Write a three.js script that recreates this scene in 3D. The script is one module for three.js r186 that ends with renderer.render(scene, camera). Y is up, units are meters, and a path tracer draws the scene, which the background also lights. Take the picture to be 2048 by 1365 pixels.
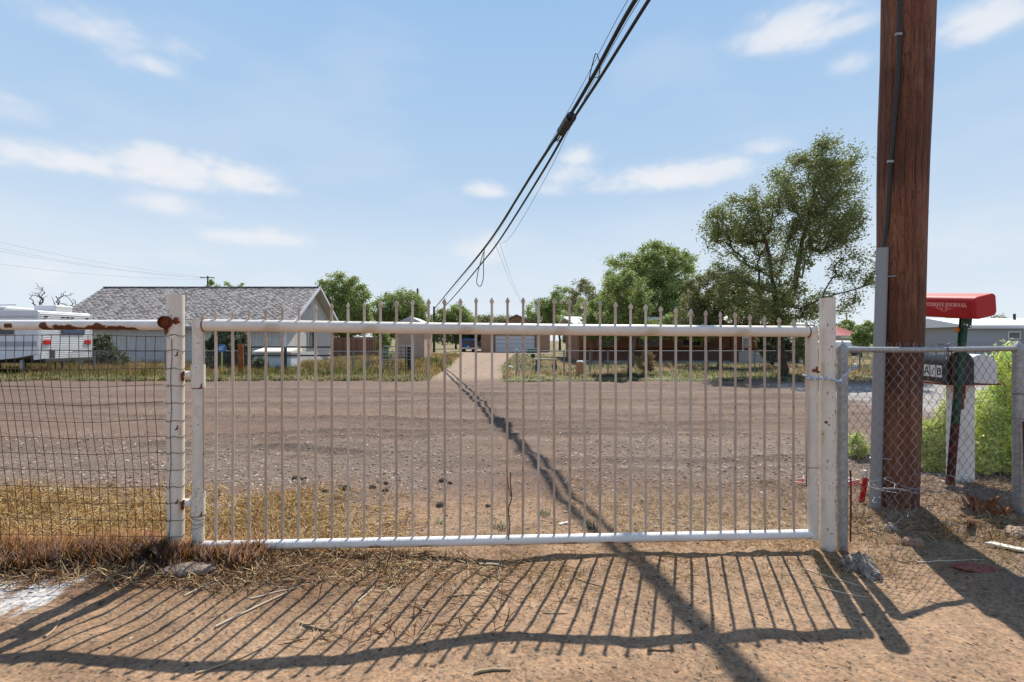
import * as THREE from 'three';
import { mergeGeometries } from 'three/addons/utils/BufferGeometryUtils.js';
import { RoundedBoxGeometry } from 'three/addons/geometries/RoundedBoxGeometry.js';

// ------------------------------------------------------------------ camera, sky, sun, exposure
const EYE = 1.36;                                  // eye height in metres; the lens is level
const scene = new THREE.Scene();
const camera = new THREE.PerspectiveCamera(68.63, 1.5, 0.05, 3000);
camera.position.set(0, EYE, 0);
camera.lookAt(0, EYE, -10);
const renderer = new THREE.WebGLRenderer({ antialias: true });
renderer.toneMapping = THREE.LinearToneMapping;
renderer.toneMappingExposure = 1.45;
renderer.shadowMap.enabled = true;
const sunDir = new THREE.Vector3(0.188, 0.817, -0.545).normalize();   // towards the sun
const sun = new THREE.DirectionalLight(new THREE.Color(1, 0.95, 0.85), 5);
sun.shadow.radius = 0.8;
sun.position.copy(sunDir).multiplyScalar(60);
sun.castShadow = true;
sun.shadow.mapSize.set(4096, 4096);
Object.assign(sun.shadow.camera, { left: -40, right: 40, top: 40, bottom: -40, near: 1, far: 160 });
scene.add(sun); scene.add(sun.target);

// ------------------------------------------------------------------ random numbers and noise
function rng(seed) { let a = seed >>> 0; return () => { a = (a + 0x6D2B79F5) | 0; let t = Math.imul(a ^ (a >>> 15), 1 | a); t = (t + Math.imul(t ^ (t >>> 7), 61 | t)) ^ t; return ((t ^ (t >>> 14)) >>> 0) / 4294967296; }; }
const hash = (x, y, s) => { let h = Math.imul(x, 374761393) ^ Math.imul(y, 668265263) ^ Math.imul(s, 2147483647 ^ 0x5bd1e995); h = Math.imul(h ^ (h >>> 13), 1274126177); h ^= h >>> 16; return (h >>> 0) / 4294967296; };
const fade = (t) => t * t * (3 - 2 * t);
function noise(x, y, s = 1, per = 0) {             // value noise 0..1, periodic when per > 0
  const xi = Math.floor(x), yi = Math.floor(y), fx = fade(x - xi), fy = fade(y - yi);
  const w = (k) => per ? ((k % per) + per) % per : k;
  const a = hash(w(xi), w(yi), s), b = hash(w(xi + 1), w(yi), s), c = hash(w(xi), w(yi + 1), s), d = hash(w(xi + 1), w(yi + 1), s);
  return a + (b - a) * fx + (c - a) * fy + (a - b - c + d) * fx * fy;
}
function fbm(x, y, oct = 4, s = 1, per = 0) { let v = 0, a = 0.5, n = 0; for (let i = 0; i < oct; i++) { v += a * noise(x, y, s + i * 17, per); n += a; a *= 0.5; x *= 2; y *= 2; per *= 2; } return v / n; }
const gs = (v) => Math.exp(-v * v);
const clamp = (v, a = 0, b = 1) => Math.min(b, Math.max(a, v));
const sst = (a, b, v) => { const t = clamp((v - a) / (b - a)); return t * t * (3 - 2 * t); };
const mix = (a, b, t) => a + (b - a) * t;
const mix3 = (a, b, t) => [mix(a[0], b[0], t), mix(a[1], b[1], t), mix(a[2], b[2], t)];

// the sky: clear air that pales to the horizon, with small fair-weather clouds all round
{
  const W = 2048, Hh = 1024, data = new Float32Array(W * Hh * 4);
  const zen = [0.13, 0.29, 0.62], mid = [0.325, 0.53, 0.825], low = [0.57, 0.725, 0.89], hor = [0.83, 0.885, 0.935];
  // clouds as [azimuth degrees right of the gate's axis, elevation, half width, half height, strength]
  const C = [[-39, 25.6, 4.4, 1.2, .6], [-37.5, 24.4, 1.8, 1.7, .45], [-35.8, 24.1, 1.7, .8, .7], [-34.5, 26, 3, .9, .45],
    [-41.5, 15, 3.6, .95, .95], [-39, 15.4, 2, .9, .7], [-35, 15.3, 5, 1.2, 1], [-35.6, 16.4, 2.6, 1.2, .95], [-32, 16, 3, 1.3, .9], [-29, 15.9, 3.2, 1.2, 1], [-27, 15.3, 2.6, .8, .75], [-34.7, 12.6, 2.2, 1, .7], [-32, 12, 2, .6, .4],
    [-28.5, 10.2, 3.2, .9, .65], [-25.4, 10.4, 2.6, .9, .7], [-46, 18, 3, 1.2, .5], [-46, 14, 2, .6, .5], [-2.8, 16.7, 2, .8, .85], [6.5, 18.4, 2.2, 1.3, .75], [7.6, 19.9, 1.8, 1, .8], [4, 16.8, 2.6, .9, .5],
    [12.5, 17, 3.4, .8, .8], [17.5, 17.2, 5.4, 1.2, 1], [22, 17.6, 4, 1, .8], [26.6, 18.9, 2.4, .8, .65], [-3.7, 10.1, 2.4, 1.8, .7], [0, 11, 3, 1.8, .35],
    [29.5, 28.2, 4, 1.5, .9], [33, 27.6, 2.8, 1, .7], [31, 27, 3, .8, .5], [34, 24.6, 1.5, .9, .55], [43.5, 24.8, 2.6, 1.3, .9], [-43, 5.5, 7, 1.8, .5], [-22, 6, 9, 1.4, .35], [12, 7, 10, 1.8, .35], [38, 8, 9, 2.4, .4], [-36, 8, 6, 1.5, .4]];
  const R = rng(77);
  for (let i = 0; i < 190; i++) { const az = 55 + R() * 250, el = 4 + Math.pow(R(), 1.4) * 62; C.push([az, el, (1.5 + R() * 4.5) / Math.max(.45, Math.cos(el * Math.PI / 180)), .5 + R() * 1.1, .25 + R() * .65]); }
  for (let i = 0; i < 26; i++) C.push([-55 + R() * 110, 38 + R() * 36, 2 + R() * 4, .6 + R() * 1.2, .25 + R() * .5]);
  for (let y = 0; y < Hh; y++) {
    const el = ((y + .5) / Hh - .5) * 180;
    const e = Math.max(0, el);
    let c = e < 6 ? mix3(hor, low, .55 * e / 6) : e < 20 ? mix3(mix3(hor, low, .55), mix3(low, mid, .5), fade((e - 6) / 14)) : e < 36 ? mix3(mix3(low, mid, .5), mid, (e - 20) / 16) : mix3(mid, zen, sst(30, 72, e));
    if (el < 0) c = [.34, .26, .20];
    for (let x = 0; x < W; x++) {
      let az = ((x + .5) / W - .25) * 360; if (az > 180) az -= 360;
      let m = 0;
      if (el > 0) {
        let near = 0;
        for (const k of C) { let da = az - k[0]; if (da > 180) da -= 360; else if (da < -180) da += 360; const dx = da / k[2], dy = (el - k[1]) / k[3]; if (dx * dx > 6 || dy * dy > 6) continue; const flat = dy < 0 ? dy * 1.5 : dy; near = Math.max(near, k[4] * Math.exp(-(dx * dx + flat * flat) * .4)); }
        const n = fbm(az * .42, el * 1.05, 5, 9), n2 = fbm(az * 1.5 + 40, el * 3, 4, 31);
        m = clamp(sst(.1, .85, near * (0.4 + 1.15 * n) * (0.7 + .6 * n2)) * (.36 + near * .54));
        m = Math.max(m * .95, .13 * sst(.5, .8, fbm(az * .06 + 3, el * .16, 4, 51)));
      }
      const i = (y * W + x) * 4, cl = [.92, .915, .93];
      data[i] = mix(c[0], cl[0], m) / 1.45; data[i + 1] = mix(c[1], cl[1], m) / 1.45; data[i + 2] = mix(c[2], cl[2], m) / 1.45; data[i + 3] = 1;
    }
  }
  const sky = new THREE.DataTexture(data, W, Hh, THREE.RGBAFormat, THREE.FloatType);
  sky.mapping = THREE.EquirectangularReflectionMapping; sky.magFilter = THREE.LinearFilter; sky.minFilter = THREE.LinearFilter; sky.needsUpdate = true;
  scene.background = sky; scene.environment = sky;
}

// ------------------------------------------------------------------ helpers
const V = (x, y, z) => new THREE.Vector3(x, y, z);
// survey of the place: a bearing (x) and a height (y) in thousandths of the distance Z -> a point in metres
const at = (px, py, Z) => V((px - 1024) * Z / 1000, EYE - (py - 683) * Z / 1000, -Z);
const zOf = (py) => 1000 * EYE / (py - 683);       // distance at which level ground lies py below the horizon
const used = {};
function numbered(name) { const n = used[name] = (used[name] ?? -1) + 1; return n ? name + '_' + String(n).padStart(3, '0') : name; }
function tag(o, label, category, group, kind) { if (label) o.userData.label = label; if (category) o.userData.category = category; if (group) o.userData.group = group; if (kind) o.userData.kind = kind; return o; }
function thing(name, label, category, pos = [0, 0, 0], group) { const o = new THREE.Group(); o.name = numbered(name); o.position.set(...pos); scene.add(o); return tag(o, label, category, group); }
function part(parent, name, geo, m, kind) { const o = new THREE.Mesh(Array.isArray(geo) ? merge(geo) : geo, m); o.name = name; o.castShadow = o.receiveShadow = true; parent.add(o); if (kind) o.userData.kind = kind; return o; }
function single(name, geo, m, label, category, group, pos) { const o = part(scene, numbered(name), geo, m); if (pos) o.position.set(...pos); return tag(o, label, category, group); }
function structure(name, geo, m) { const o = part(scene, name, geo, m); o.userData.kind = 'structure'; return o; }
function merge(list) { const g = list.map((k) => { const q = k.index ? k.toNonIndexed() : k; for (const n of Object.keys(q.attributes)) if (!['position', 'normal', 'uv', 'color'].includes(n)) q.deleteAttribute(n); return q; }); const hasC = g.some((k) => k.attributes.color); if (hasC) for (const k of g) if (!k.attributes.color) k.setAttribute('color', new THREE.BufferAttribute(new Float32Array(k.attributes.position.count * 3).fill(1), 3)); return mergeGeometries(g); }
function box(w, h, d, x = 0, y = 0, z = 0, b = 0) { const g = b ? new RoundedBoxGeometry(w, h, d, 1, b) : new THREE.BoxGeometry(w, h, d); g.translate(x, y, z); return metric(g); }
function bx(x0, x1, y0, y1, z0, z1, b = 0) { return box(x1 - x0, y1 - y0, z1 - z0, (x0 + x1) / 2, (y0 + y1) / 2, (z0 + z1) / 2, b); }
function metric(g0) {                               // uv in metres, by the way each face points
  const g = g0.index ? g0.toNonIndexed() : g0; const p = g.attributes.position, uv = new Float32Array(p.count * 2);
  const a = V(0, 0, 0), b = V(0, 0, 0), c = V(0, 0, 0), n = V(0, 0, 0);
  for (let i = 0; i < p.count; i += 3) {
    a.fromBufferAttribute(p, i); b.fromBufferAttribute(p, i + 1); c.fromBufferAttribute(p, i + 2);
    n.subVectors(b, a).cross(c.clone().sub(a)); const X = Math.abs(n.x), Y = Math.abs(n.y), Z = Math.abs(n.z);
    [a, b, c].forEach((q, k) => { const u = X >= Y && X >= Z ? [q.z, q.y] : Y >= Z ? [q.x, q.z] : [q.x, q.y]; uv[(i + k) * 2] = u[0]; uv[(i + k) * 2 + 1] = u[1]; });
  }
  g.setAttribute('uv', new THREE.BufferAttribute(uv, 2)); return g;
}
// a pipe or rod swept along points; u goes round (0 on top, a quarter towards the viewer), v in metres along
function sweep(pts, rad, radial = 12, caps = true, frac = false) {
  pts = pts.map((q) => q.isVector3 ? q : V(...q)); const n = pts.length, pos = [], nor = [], uv = [], idx = [];
  const all = pts[n - 1].clone().sub(pts[0]).normalize(), ref = Math.abs(all.y) > .85 ? V(0, 0, 1) : V(0, 1, 0); let len = 0; const R = (i) => Array.isArray(rad) ? rad[i] : rad;
  const frames = pts.map((q, i) => { const d = pts[Math.min(n - 1, i + 1)].clone().sub(pts[Math.max(0, i - 1)]).normalize(); const side = d.clone().cross(ref).normalize(); const up = side.clone().cross(d).normalize(); return { d, side, up }; });
  for (let i = 0; i < n; i++) {
    if (i) len += pts[i].distanceTo(pts[i - 1]); const { side, up } = frames[i], r = R(i);
    for (let k = 0; k <= radial; k++) { const a = k / radial * Math.PI * 2, c = Math.cos(a), s = Math.sin(a); const nx = up.x * c + side.x * s, ny = up.y * c + side.y * s, nz = up.z * c + side.z * s; pos.push(pts[i].x + nx * r, pts[i].y + ny * r, pts[i].z + nz * r); nor.push(nx, ny, nz); uv.push(frac ? k / radial : k / radial * 2 * Math.PI * R(0), len); }
    if (i) for (let k = 0; k < radial; k++) { const A = (i - 1) * (radial + 1) + k, B = A + 1, C = A + radial + 1, D = C + 1; idx.push(A, C, B, B, C, D); }
  }
  if (caps) for (const e of [0, n - 1]) {
    const { d, side, up } = frames[e], r = R(e), s0 = pos.length / 3, nd = e ? d : d.clone().negate(); pos.push(...pts[e].toArray()); nor.push(...nd.toArray()); uv.push(0, 0);
    for (let k = 0; k <= radial; k++) { const a = k / radial * Math.PI * 2, c = Math.cos(a) * r, s = Math.sin(a) * r; pos.push(pts[e].x + up.x * c + side.x * s, pts[e].y + up.y * c + side.y * s, pts[e].z + up.z * c + side.z * s); nor.push(...nd.toArray()); uv.push(c, s); }
    for (let k = 0; k < radial; k++) e ? idx.push(s0, s0 + k + 2, s0 + k + 1) : idx.push(s0, s0 + k + 1, s0 + k + 2);
  }
  const g = new THREE.BufferGeometry(); g.setAttribute('position', new THREE.Float32BufferAttribute(pos, 3)); g.setAttribute('normal', new THREE.Float32BufferAttribute(nor, 3)); g.setAttribute('uv', new THREE.Float32BufferAttribute(uv, 2)); g.setIndex(idx);
  { const ia = idx[0] * 3, ib = idx[1] * 3, ic = idx[2] * 3, A = V(pos[ia], pos[ia + 1], pos[ia + 2]), B = V(pos[ib], pos[ib + 1], pos[ib + 2]), C = V(pos[ic], pos[ic + 1], pos[ic + 2]); const f = B.sub(A).cross(C.sub(A)); if (f.dot(V(nor[ia], nor[ia + 1], nor[ia + 2])) < 0) { for (let i = 0; i < idx.length; i += 3) { const t = idx[i]; idx[i] = idx[i + 1]; idx[i + 1] = t; } g.setIndex(idx); } }
  return g;
}
function curve(pts, n = 24) { return new THREE.CatmullRomCurve3(pts.map((q) => q.isVector3 ? q : V(...q)), false, 'centripetal').getPoints(n); }
function loop(pts, r, radial = 6, closed = false, seg = 40) { return new THREE.TubeGeometry(new THREE.CatmullRomCurve3(pts.map((q) => q.isVector3 ? q : V(...q)), closed), seg, r, radial, closed); }
function prism(outline, depth, bevel = 0) { const s = new THREE.Shape(outline.map((q) => new THREE.Vector2(...q))); return metric(new THREE.ExtrudeGeometry(s, { depth, bevelEnabled: bevel > 0, bevelSize: bevel, bevelThickness: bevel, bevelSegments: 1, curveSegments: 8 })); }

// ------------------------------------------------------------------ procedural textures and materials
function tex(n, fn, tile = 1, srgb = true, m = n) { const d = new Uint8Array(n * m * 4); for (let y = 0; y < m; y++) for (let x = 0; x < n; x++) { const c = fn(x / n, y / m), i = (y * n + x) * 4; d[i] = clamp(c[0]) * 255; d[i + 1] = clamp(c[1]) * 255; d[i + 2] = clamp(c[2]) * 255; d[i + 3] = 255; } const t = new THREE.DataTexture(d, n, m); t.wrapS = t.wrapT = THREE.RepeatWrapping; t.magFilter = THREE.LinearFilter; t.minFilter = THREE.LinearMipmapLinearFilter; t.generateMipmaps = true; if (srgb) t.colorSpace = THREE.SRGBColorSpace; const k = Array.isArray(tile) ? tile : [tile, tile]; t.repeat.set(1 / k[0], 1 / k[1]); t.needsUpdate = true; return t; }
const lin = (r, g, b) => new THREE.Color().setRGB(r, g, b);
const grey = (v) => [v, v, v];
const mat = (c, roughness = .8, metalness = 0, more = {}) => new THREE.MeshStandardMaterial({ color: Array.isArray(c) ? lin(...c) : c, roughness, metalness, ...more });
// painted steel with chips down to brown primer and rust
function chipped(seed, dens, base, tile, rustBias = 0) {
  return tex(512, (u, v) => {
    const d = fbm(u * 6, v * 6, 4, seed, 6), f = fbm(u * 40, v * 40, 3, seed + 5, 40), sp = noise(u * 26, v * 26, seed + 9, 26) * .6 + noise(u * 60, v * 60, seed + 11, 60) * .4;
    let c = base.map((k) => k * (0.93 + .1 * d + .05 * (f - .5)));
    const stain = sst(.62, .8, fbm(u * 9, v * 4, 4, seed + 21, 4)) * .35; c = mix3(c, [.72, .60, .46], stain);
    const chip = sst(1 - dens, 1 - dens + .03, sp + .12 * (d - .5) + rustBias * (d - .4)); c = mix3(c, mix3([.17, .11, .08], [.42, .20, .09], noise(u * 50, v * 50, seed + 2, 50)), chip);
    return c;
  }, tile);
}
const M = {};
M.paint = mat('#ffffff', .5, 0, { map: chipped(3, .09, [.90, .855, .80], .5), color: lin(.87, .87, .87) });
M.paintChip = mat('#ffffff', .52, 0, { map: chipped(8, .115, [.90, .855, .80], .45), color: lin(.87, .87, .87) });
M.paintClean = mat('#ffffff', .45, 0, { map: chipped(15, .07, [.92, .88, .83], .6), color: lin(.87, .87, .87) });
M.bar = mat('#ffffff', .5, 0, { map: chipped(19, .08, [.80, .725, .66], .35), color: lin(.87, .87, .87) });
M.bars = [M.bar, mat('#ffffff', .55, 0, { map: chipped(23, .13, [.75, .665, .595], .4), color: lin(.87, .87, .87) }), mat('#ffffff', .5, 0, { map: chipped(29, .07, [.84, .77, .71], .5), color: lin(.87, .87, .87) })];
M.rust = mat('#ffffff', .9, 0, { map: tex(256, (u, v) => mix3([.30, .13, .07], [.55, .27, .12], fbm(u * 12, v * 12, 4, 4, 12)), .2) });
M.galv = mat('#ffffff', .5, .5, { map: tex(256, (u, v) => grey(.50 + .2 * fbm(u * 14, v * 14, 4, 6, 14)), .25) });
M.wireGalv = mat([.19, .19, .21], .5, .4);
M.wireRust = mat([.085, .05, .033], .85, .1);
M.zinc = mat([.40, .42, .46], .42, .55);
M.black = mat([.012, .012, .013], .6);
M.rubber = mat([.016, .016, .018], .55);
M.blackSteel = mat([.02, .02, .022], .5);
// ------------------------------------------------------------------ the ground: one sheet, sandy near the gate, gravel lot, dry grass yards
const gateL = { x: -2.074, z: 3.077 }, gateR = { x: 2.108, z: 3.341 };
// wheel ruts pressed across the lot: [centre, slope, bow, half width, depth]
const RUTS = [[5.35, .05, .012, .12, .022], [6.05, -.03, .01, .1, .018], [6.9, .06, -.012, .13, .028], [7.5, .04, -.01, .12, .022], [8.3, -.05, .006, .14, .03], [9.1, -.06, .008, .14, .026], [10.2, .08, 0, .17, .03], [11.1, .07, 0, .17, .028], [12.4, -.04, .002, .2, .034], [13.5, -.03, .002, .2, .03], [14.9, .02, 0, .24, .034], [4.75, -.06, .02, .09, .014]];
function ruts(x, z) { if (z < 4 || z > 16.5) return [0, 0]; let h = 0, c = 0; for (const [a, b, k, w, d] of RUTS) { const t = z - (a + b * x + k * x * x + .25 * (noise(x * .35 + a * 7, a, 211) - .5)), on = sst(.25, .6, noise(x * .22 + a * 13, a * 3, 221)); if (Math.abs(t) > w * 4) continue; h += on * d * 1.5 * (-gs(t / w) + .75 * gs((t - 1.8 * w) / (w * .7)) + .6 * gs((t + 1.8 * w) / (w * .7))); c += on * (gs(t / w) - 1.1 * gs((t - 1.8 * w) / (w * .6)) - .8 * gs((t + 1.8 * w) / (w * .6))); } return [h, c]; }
function groundH(x, z) {                            // z is the distance in front of the viewer
  const nearW = sst(5.5, 3.2, z), d = z - (3.2 + x * .063);
  let h = (noise(x * 1.35 + 7, z * 1.35, 3) - .5) * mix(.05, .085, nearW) + (noise(x * 3.6, z * 3.6 + 2, 5) - .5) * .028 + (noise(x * 11, z * 11, 8) - .5) * mix(.006, .012, nearW) + (noise(x * 27, z * 27, 12) - .5) * .005 * nearW;
  h *= sst(70, 20, z) * .8 + .2;
  h += ruts(x, z)[0];
  const track = sst(4.9, 6, z) * sst(15.5, 12, z) * sst(7, 3, Math.abs(x - 1));
  h += track * .03 * (noise(x * .22 + 3, z * 2.6, 41) - .5) * 2;
  h += .05 * Math.exp(-((x - 3.5) ** 2 * 1.4 + (z - 4.35) ** 2 * 2.2));                       // spoil round the utility pole
  h += .06 * sst(-1.6, -2.3, x) * gs((z - 3.0) / .3);                          // litter ridge under the netting
  h -= .012 * gs(d / .2);
  return h;
}
const yOn = (x, Z) => groundH(x, Z);
const onG = (px, py) => { const Z = zOf(py), x = (px - 1024) * Z / 1000; return V(x, groundH(x, Z), -Z); };
const driveL = (z) => z < 26 ? mix(-2.75, -3.2, (z - 16) / 10) : mix(-3.2, -4.9, (z - 26) / 24), driveR = (z) => z < 26 ? mix(-.35, -.6, (z - 16) / 10) : mix(-.6, .1, (z - 26) / 24);
function groundC(x, z) {
  const n1 = fbm(x * .45, z * .45, 4, 61), n2 = fbm(x * 1.7, z * 1.7, 4, 71), n3 = fbm(x * 6, z * 6, 3, 81), n4 = noise(x * 22, z * 22, 91);
  let c = mix3([.36, .238, .15], [.43, .305, .205], n2);                                     // bare sand by the gate
  c = mix3(c, [.25, .16, .095], .55 * sst(.5, .72, fbm(x * 2.3 + 9, z * 2.6, 4, 101)));       // damp brown patches
  const lot = mix3([.275, .178, .13], [.375, .26, .197], n1 * .6 + n2 * .5 - .05);           // pinkish gravel lot
  c = mix3(c, lot, sst(3.7, 4.9, z + (n2 - .5) * 1.2));
  const bandL = sst(4.7, 5.2, z + (n2 - .5) * .8) * sst(7.1, 6.3, z) * sst(-.2, -1.5, x + (n1 - .5) * 2), bandR = sst(4.7, 5.4, z + (n2 - .5)) * sst(7.6, 6.2, z + (n1 - .5) * 2) * sst(.2, 1.4, x + (n1 - .5) * 2);
  c = mix3(c, mix3([.22, .17, .135], [.42, .36, .31], n4 * .6 + n3 * .4), .62 * Math.max(bandL, bandR));   // loose grey gravel thrown up by tyres
  const streak = fbm(x * .12 + 5, z * 1.9 + .05 * Math.sin(x), 4, 111); c = mix3(c, [.24, .165, .125], .6 * sst(.52, .68, streak) * sst(5, 7, z) * sst(18, 14, z));
  c = mix3(c, [.44, .335, .27], .45 * sst(.46, .3, streak) * sst(5, 7, z) * sst(20, 15, z));
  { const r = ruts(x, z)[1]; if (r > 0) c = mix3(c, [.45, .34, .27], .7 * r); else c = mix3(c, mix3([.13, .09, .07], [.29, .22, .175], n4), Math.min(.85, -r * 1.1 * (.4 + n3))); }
  const straw = sst(3.02, 3.3, z) * sst(4.9, 3.6, z + (n2 - .5) * 1.1) * sst(-.8, -2.0, x + (n1 - .5) * 1.6);
  c = mix3(c, mix3([.40, .27, .10], [.52, .40, .19], n3), .62 * straw);
  const strawR = sst(3.45, 3.7, z) * sst(4.7, 4.2, z + (n2 - .5)) * sst(.2, .9, x + (n1 - .5)) * sst(3.2, 2.2, x); c = mix3(c, mix3([.34, .26, .15], [.46, .38, .25], n3), .35 * strawR);
  const litter = sst(2.5, 2.75, z - x * .03 + (n2 - .5) * .5) * sst(3.5, 3.2, z) * sst(-.4, -1.3, x + (n3 - .5) * .8); c = mix3(c, mix3([.13, .065, .032], [.30, .18, .09], n3), .75 * litter);
  const lime = sst(.50, .62, 1.02 - Math.hypot((x + 2.86) / .56, (z - 2.57) / .23) * .5 + (n3 - .5) * .55 + (n4 - .5) * .3) * sst(.30, .56, n3 + .12 + .25 * (n4 - .5)); c = mix3(c, [.92, 1.02, 1.12], .62 * lime);      // spilt white powder
  const pale = sst(7.2, 8.6, x) * sst(7, 8.5, z) * sst(16.5, 14.5, z); c = mix3(c, [.78, .80, .86], .85 * pale);
  const dirtP = sst(2.35, 2.8, x) * sst(4.8, 4.2, z); c = mix3(c, mix3([.20, .145, .105], [.33, .25, .185], n2), .6 * dirtP);
  { const k = mix(1, .64, sst(3.4, 5.0, z + (n2 - .5))); c = [c[0] * .78 * k, c[1] * .69 * k * 1.01, c[2] * .625 * k * .99]; }
  // yards beyond the lot
  const edge = 16.9 + (n2 - .5) * .9 + (x < -4 ? (-x - 4) * .02 : 0), dl = driveL(z) + (n3 - .5) * .6, dr = driveR(z) + (n3 - .5) * .6;
  let yard = sst(edge, edge + .35, z); const inDrive = sst(dl - .12, dl + .12, x) * sst(dr + .12, dr - .12, x); const pad = sst(52, 53.5, z) * sst(66, 62, z) * sst(-6.5, -5.5, x) * sst(5, 4, x);
  yard *= 1 - Math.max(inDrive, pad);
  let y = mix3(mix3([.23, .165, .065], [.31, .225, .10], n3), mix3([.085, .09, .025], [.14, .14, .045], n3), sst(.38, .62, fbm(x * .35 + 20, z * .35, 4, 121)));
  c = mix3(c, y, yard);
  if (z > 16) c = mix3(c, [.38, .265, .19], .7 * Math.max(inDrive, pad) * sst(16.5, 19, z));
  return c.map((k) => k * (.96 + .08 * n4));
}
{
  const xs = [], zs = []; const grow = (arr, from, to, d0, k) => { let v = from, d = d0; while (v < to) { arr.push(v); v += d; d *= k; } };
  const xr = []; grow(xr, 3.6, 420, .03, 1.075); const xm = []; for (let v = -3.57; v < 3.59; v += .024) xm.push(v); xs.push(...xr.map((v) => -v).reverse(), ...xm, ...xr);
  const zf = []; grow(zf, 5.2, 900, .026, 1.013); const zn = []; for (let v = 1.55; v < 5.19; v += .02) zn.push(v); const zb = []; grow(zb, -1.53, 260, .04, 1.12); zs.push(...zb.map((v) => -v).reverse(), ...zn, ...zf);
  const nx = xs.length, nz = zs.length, pos = new Float32Array(nx * nz * 3), col = new Float32Array(nx * nz * 3), uv = new Float32Array(nx * nz * 2), idx = [];
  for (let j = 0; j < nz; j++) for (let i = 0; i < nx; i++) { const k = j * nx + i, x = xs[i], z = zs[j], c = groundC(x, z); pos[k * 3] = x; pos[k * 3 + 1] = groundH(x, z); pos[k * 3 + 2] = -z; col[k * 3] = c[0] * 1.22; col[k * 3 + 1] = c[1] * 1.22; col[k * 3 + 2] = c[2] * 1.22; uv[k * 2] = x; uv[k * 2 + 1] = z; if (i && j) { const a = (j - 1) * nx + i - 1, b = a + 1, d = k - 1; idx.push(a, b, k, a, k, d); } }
  const g = new THREE.BufferGeometry(); g.setAttribute('position', new THREE.BufferAttribute(pos, 3)); g.setAttribute('color', new THREE.BufferAttribute(col, 3)); g.setAttribute('uv', new THREE.BufferAttribute(uv, 2)); g.setIndex(idx); g.computeVertexNormals();
  console.log('ground', nx, nz);
  const N = 1024, grit = new Float32Array(N * N);
  for (let y = 0; y < N; y++) for (let x = 0; x < N; x++) { const u = x / N, v = y / N; grit[y * N + x] = .36 * noise(u * 300, v * 300, 5, 300) + .3 * noise(u * 140, v * 140, 6, 140) + .34 * fbm(u * 30, v * 30, 3, 7, 30); }
  const gv = (u, v) => grit[(Math.floor(v * N) % N) * N + Math.floor(u * N) % N];
  const map = tex(N, (u, v) => { const g0 = gv(u, v), hue = noise(u * 170, v * 170, 15, 170); const k = .82 + .5 * (g0 - .5) - .2 * sst(.76, .84, noise(u * 230, v * 230, 8, 230)); return [k + .05 * (hue - .5), k, k - .05 * (hue - .5)]; }, 2.6);
  const bump = tex(N, (u, v) => grey(gv(u, v)), 2.6, false);
  structure('ground', g, new THREE.MeshStandardMaterial({ vertexColors: true, map, bumpMap: bump, bumpScale: .01, roughness: .95 }));
}

// loose stones, straw and stalks that nobody could count
function scatter(name, geo, material, n, seed, place, label, category) {
  const R = rng(seed), m = new THREE.InstancedMesh(geo, material, n), q = new THREE.Object3D(), c = new THREE.Color(); let k = 0, tries = 0;
  while (k < n && tries++ < n * 12) { const s = place(R); if (!s) continue; q.position.set(s.x, groundH(s.x, s.z) + (s.dy ?? 0), -s.z); q.rotation.set(...(s.rot ?? [R() * 6.3, R() * 6.3, R() * 6.3])); Array.isArray(s.s) ? q.scale.set(...s.s) : q.scale.setScalar(s.s); q.updateMatrix(); m.setMatrixAt(k, q.matrix); m.setColorAt(k, c.setRGB(...s.c)); k++; }
  m.count = k; m.name = name; m.castShadow = m.receiveShadow = true; scene.add(m); return tag(m, label, category, null, 'stuff');
}
const white = () => mat('#ffffff', .9);
const stoneGeo = (() => { const g = new THREE.IcosahedronGeometry(1, 0), p = g.attributes.position; for (let i = 0; i < p.count; i++) { const v = V(p.getX(i), p.getY(i), p.getZ(i)), f = .75 + .5 * noise(v.x * 2 + 5, v.y * 2 + v.z * 3, 3); p.setXYZ(i, v.x * f, v.y * f * .62, v.z * f); } g.computeVertexNormals(); return g; })();
const stoneCols = [[.34, .245, .18], [.26, .175, .125], [.42, .32, .25], [.21, .155, .12], [.50, .42, .35], [.31, .19, .135], [.15, .10, .075]];
scatter('gravel_stones', stoneGeo, white(), 34000, 5, (R) => {
  const z = 3.6 + Math.pow(R(), 1.5) * 10, x = (R() - .5) * 2.4 * (z + 1), b = fbm(x * .45, z * .9, 3, 161);
  const band = z > 4.6 && z < 7.4 && (x < -.6 || x > .5); if (R() > (band ? .95 : .12 + .5 * sst(.48, .7, b))) return null;
  const s = (band ? .006 : .005) + Math.pow(R(), 4) * .014; return { x, z, s: [s, s * (.6 + R() * .4), s * (.7 + R() * .5)], dy: s * .15, c: (() => { const k = .55 + R() * .5; return stoneCols[Math.floor(R() * 7)].map((q) => q * k); })(), rot: [R() * .5, R() * 6.3, R() * .5] };
}, 'small loose gravel strewn over the lot behind the gate', 'gravel');
scatter('sand_pebbles', stoneGeo, white(), 7500, 6, (R) => {
  const z = 1.5 + R() * 2.2, x = (R() - .5) * 2.3 * z; const s = .002 + Math.pow(R(), 6) * .009; const dark = R() < .55; return { x, z, s: [s * (dark ? 1.6 : 1), s * .5, s * (.5 + R() * .5)], dy: 0, c: dark ? [.06, .035, .022] : stoneCols[Math.floor(R() * 7)].map((q) => q * .75), rot: [0, R() * 6, 0] };
}, 'tiny pebbles and crumbs on the sand before the gate', 'pebbles');
const stalkGeo = (() => sweep([V(-.5, 0, 0), V(-.16, .025, .012), V(.2, .02, -.012), V(.5, -.01, .01)], [.008, .014, .013, .006], 3, false))();
const strawCols = [[.44, .28, .09], [.36, .20, .055], [.52, .38, .17], [.26, .13, .04], [.48, .36, .2]];
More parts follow.
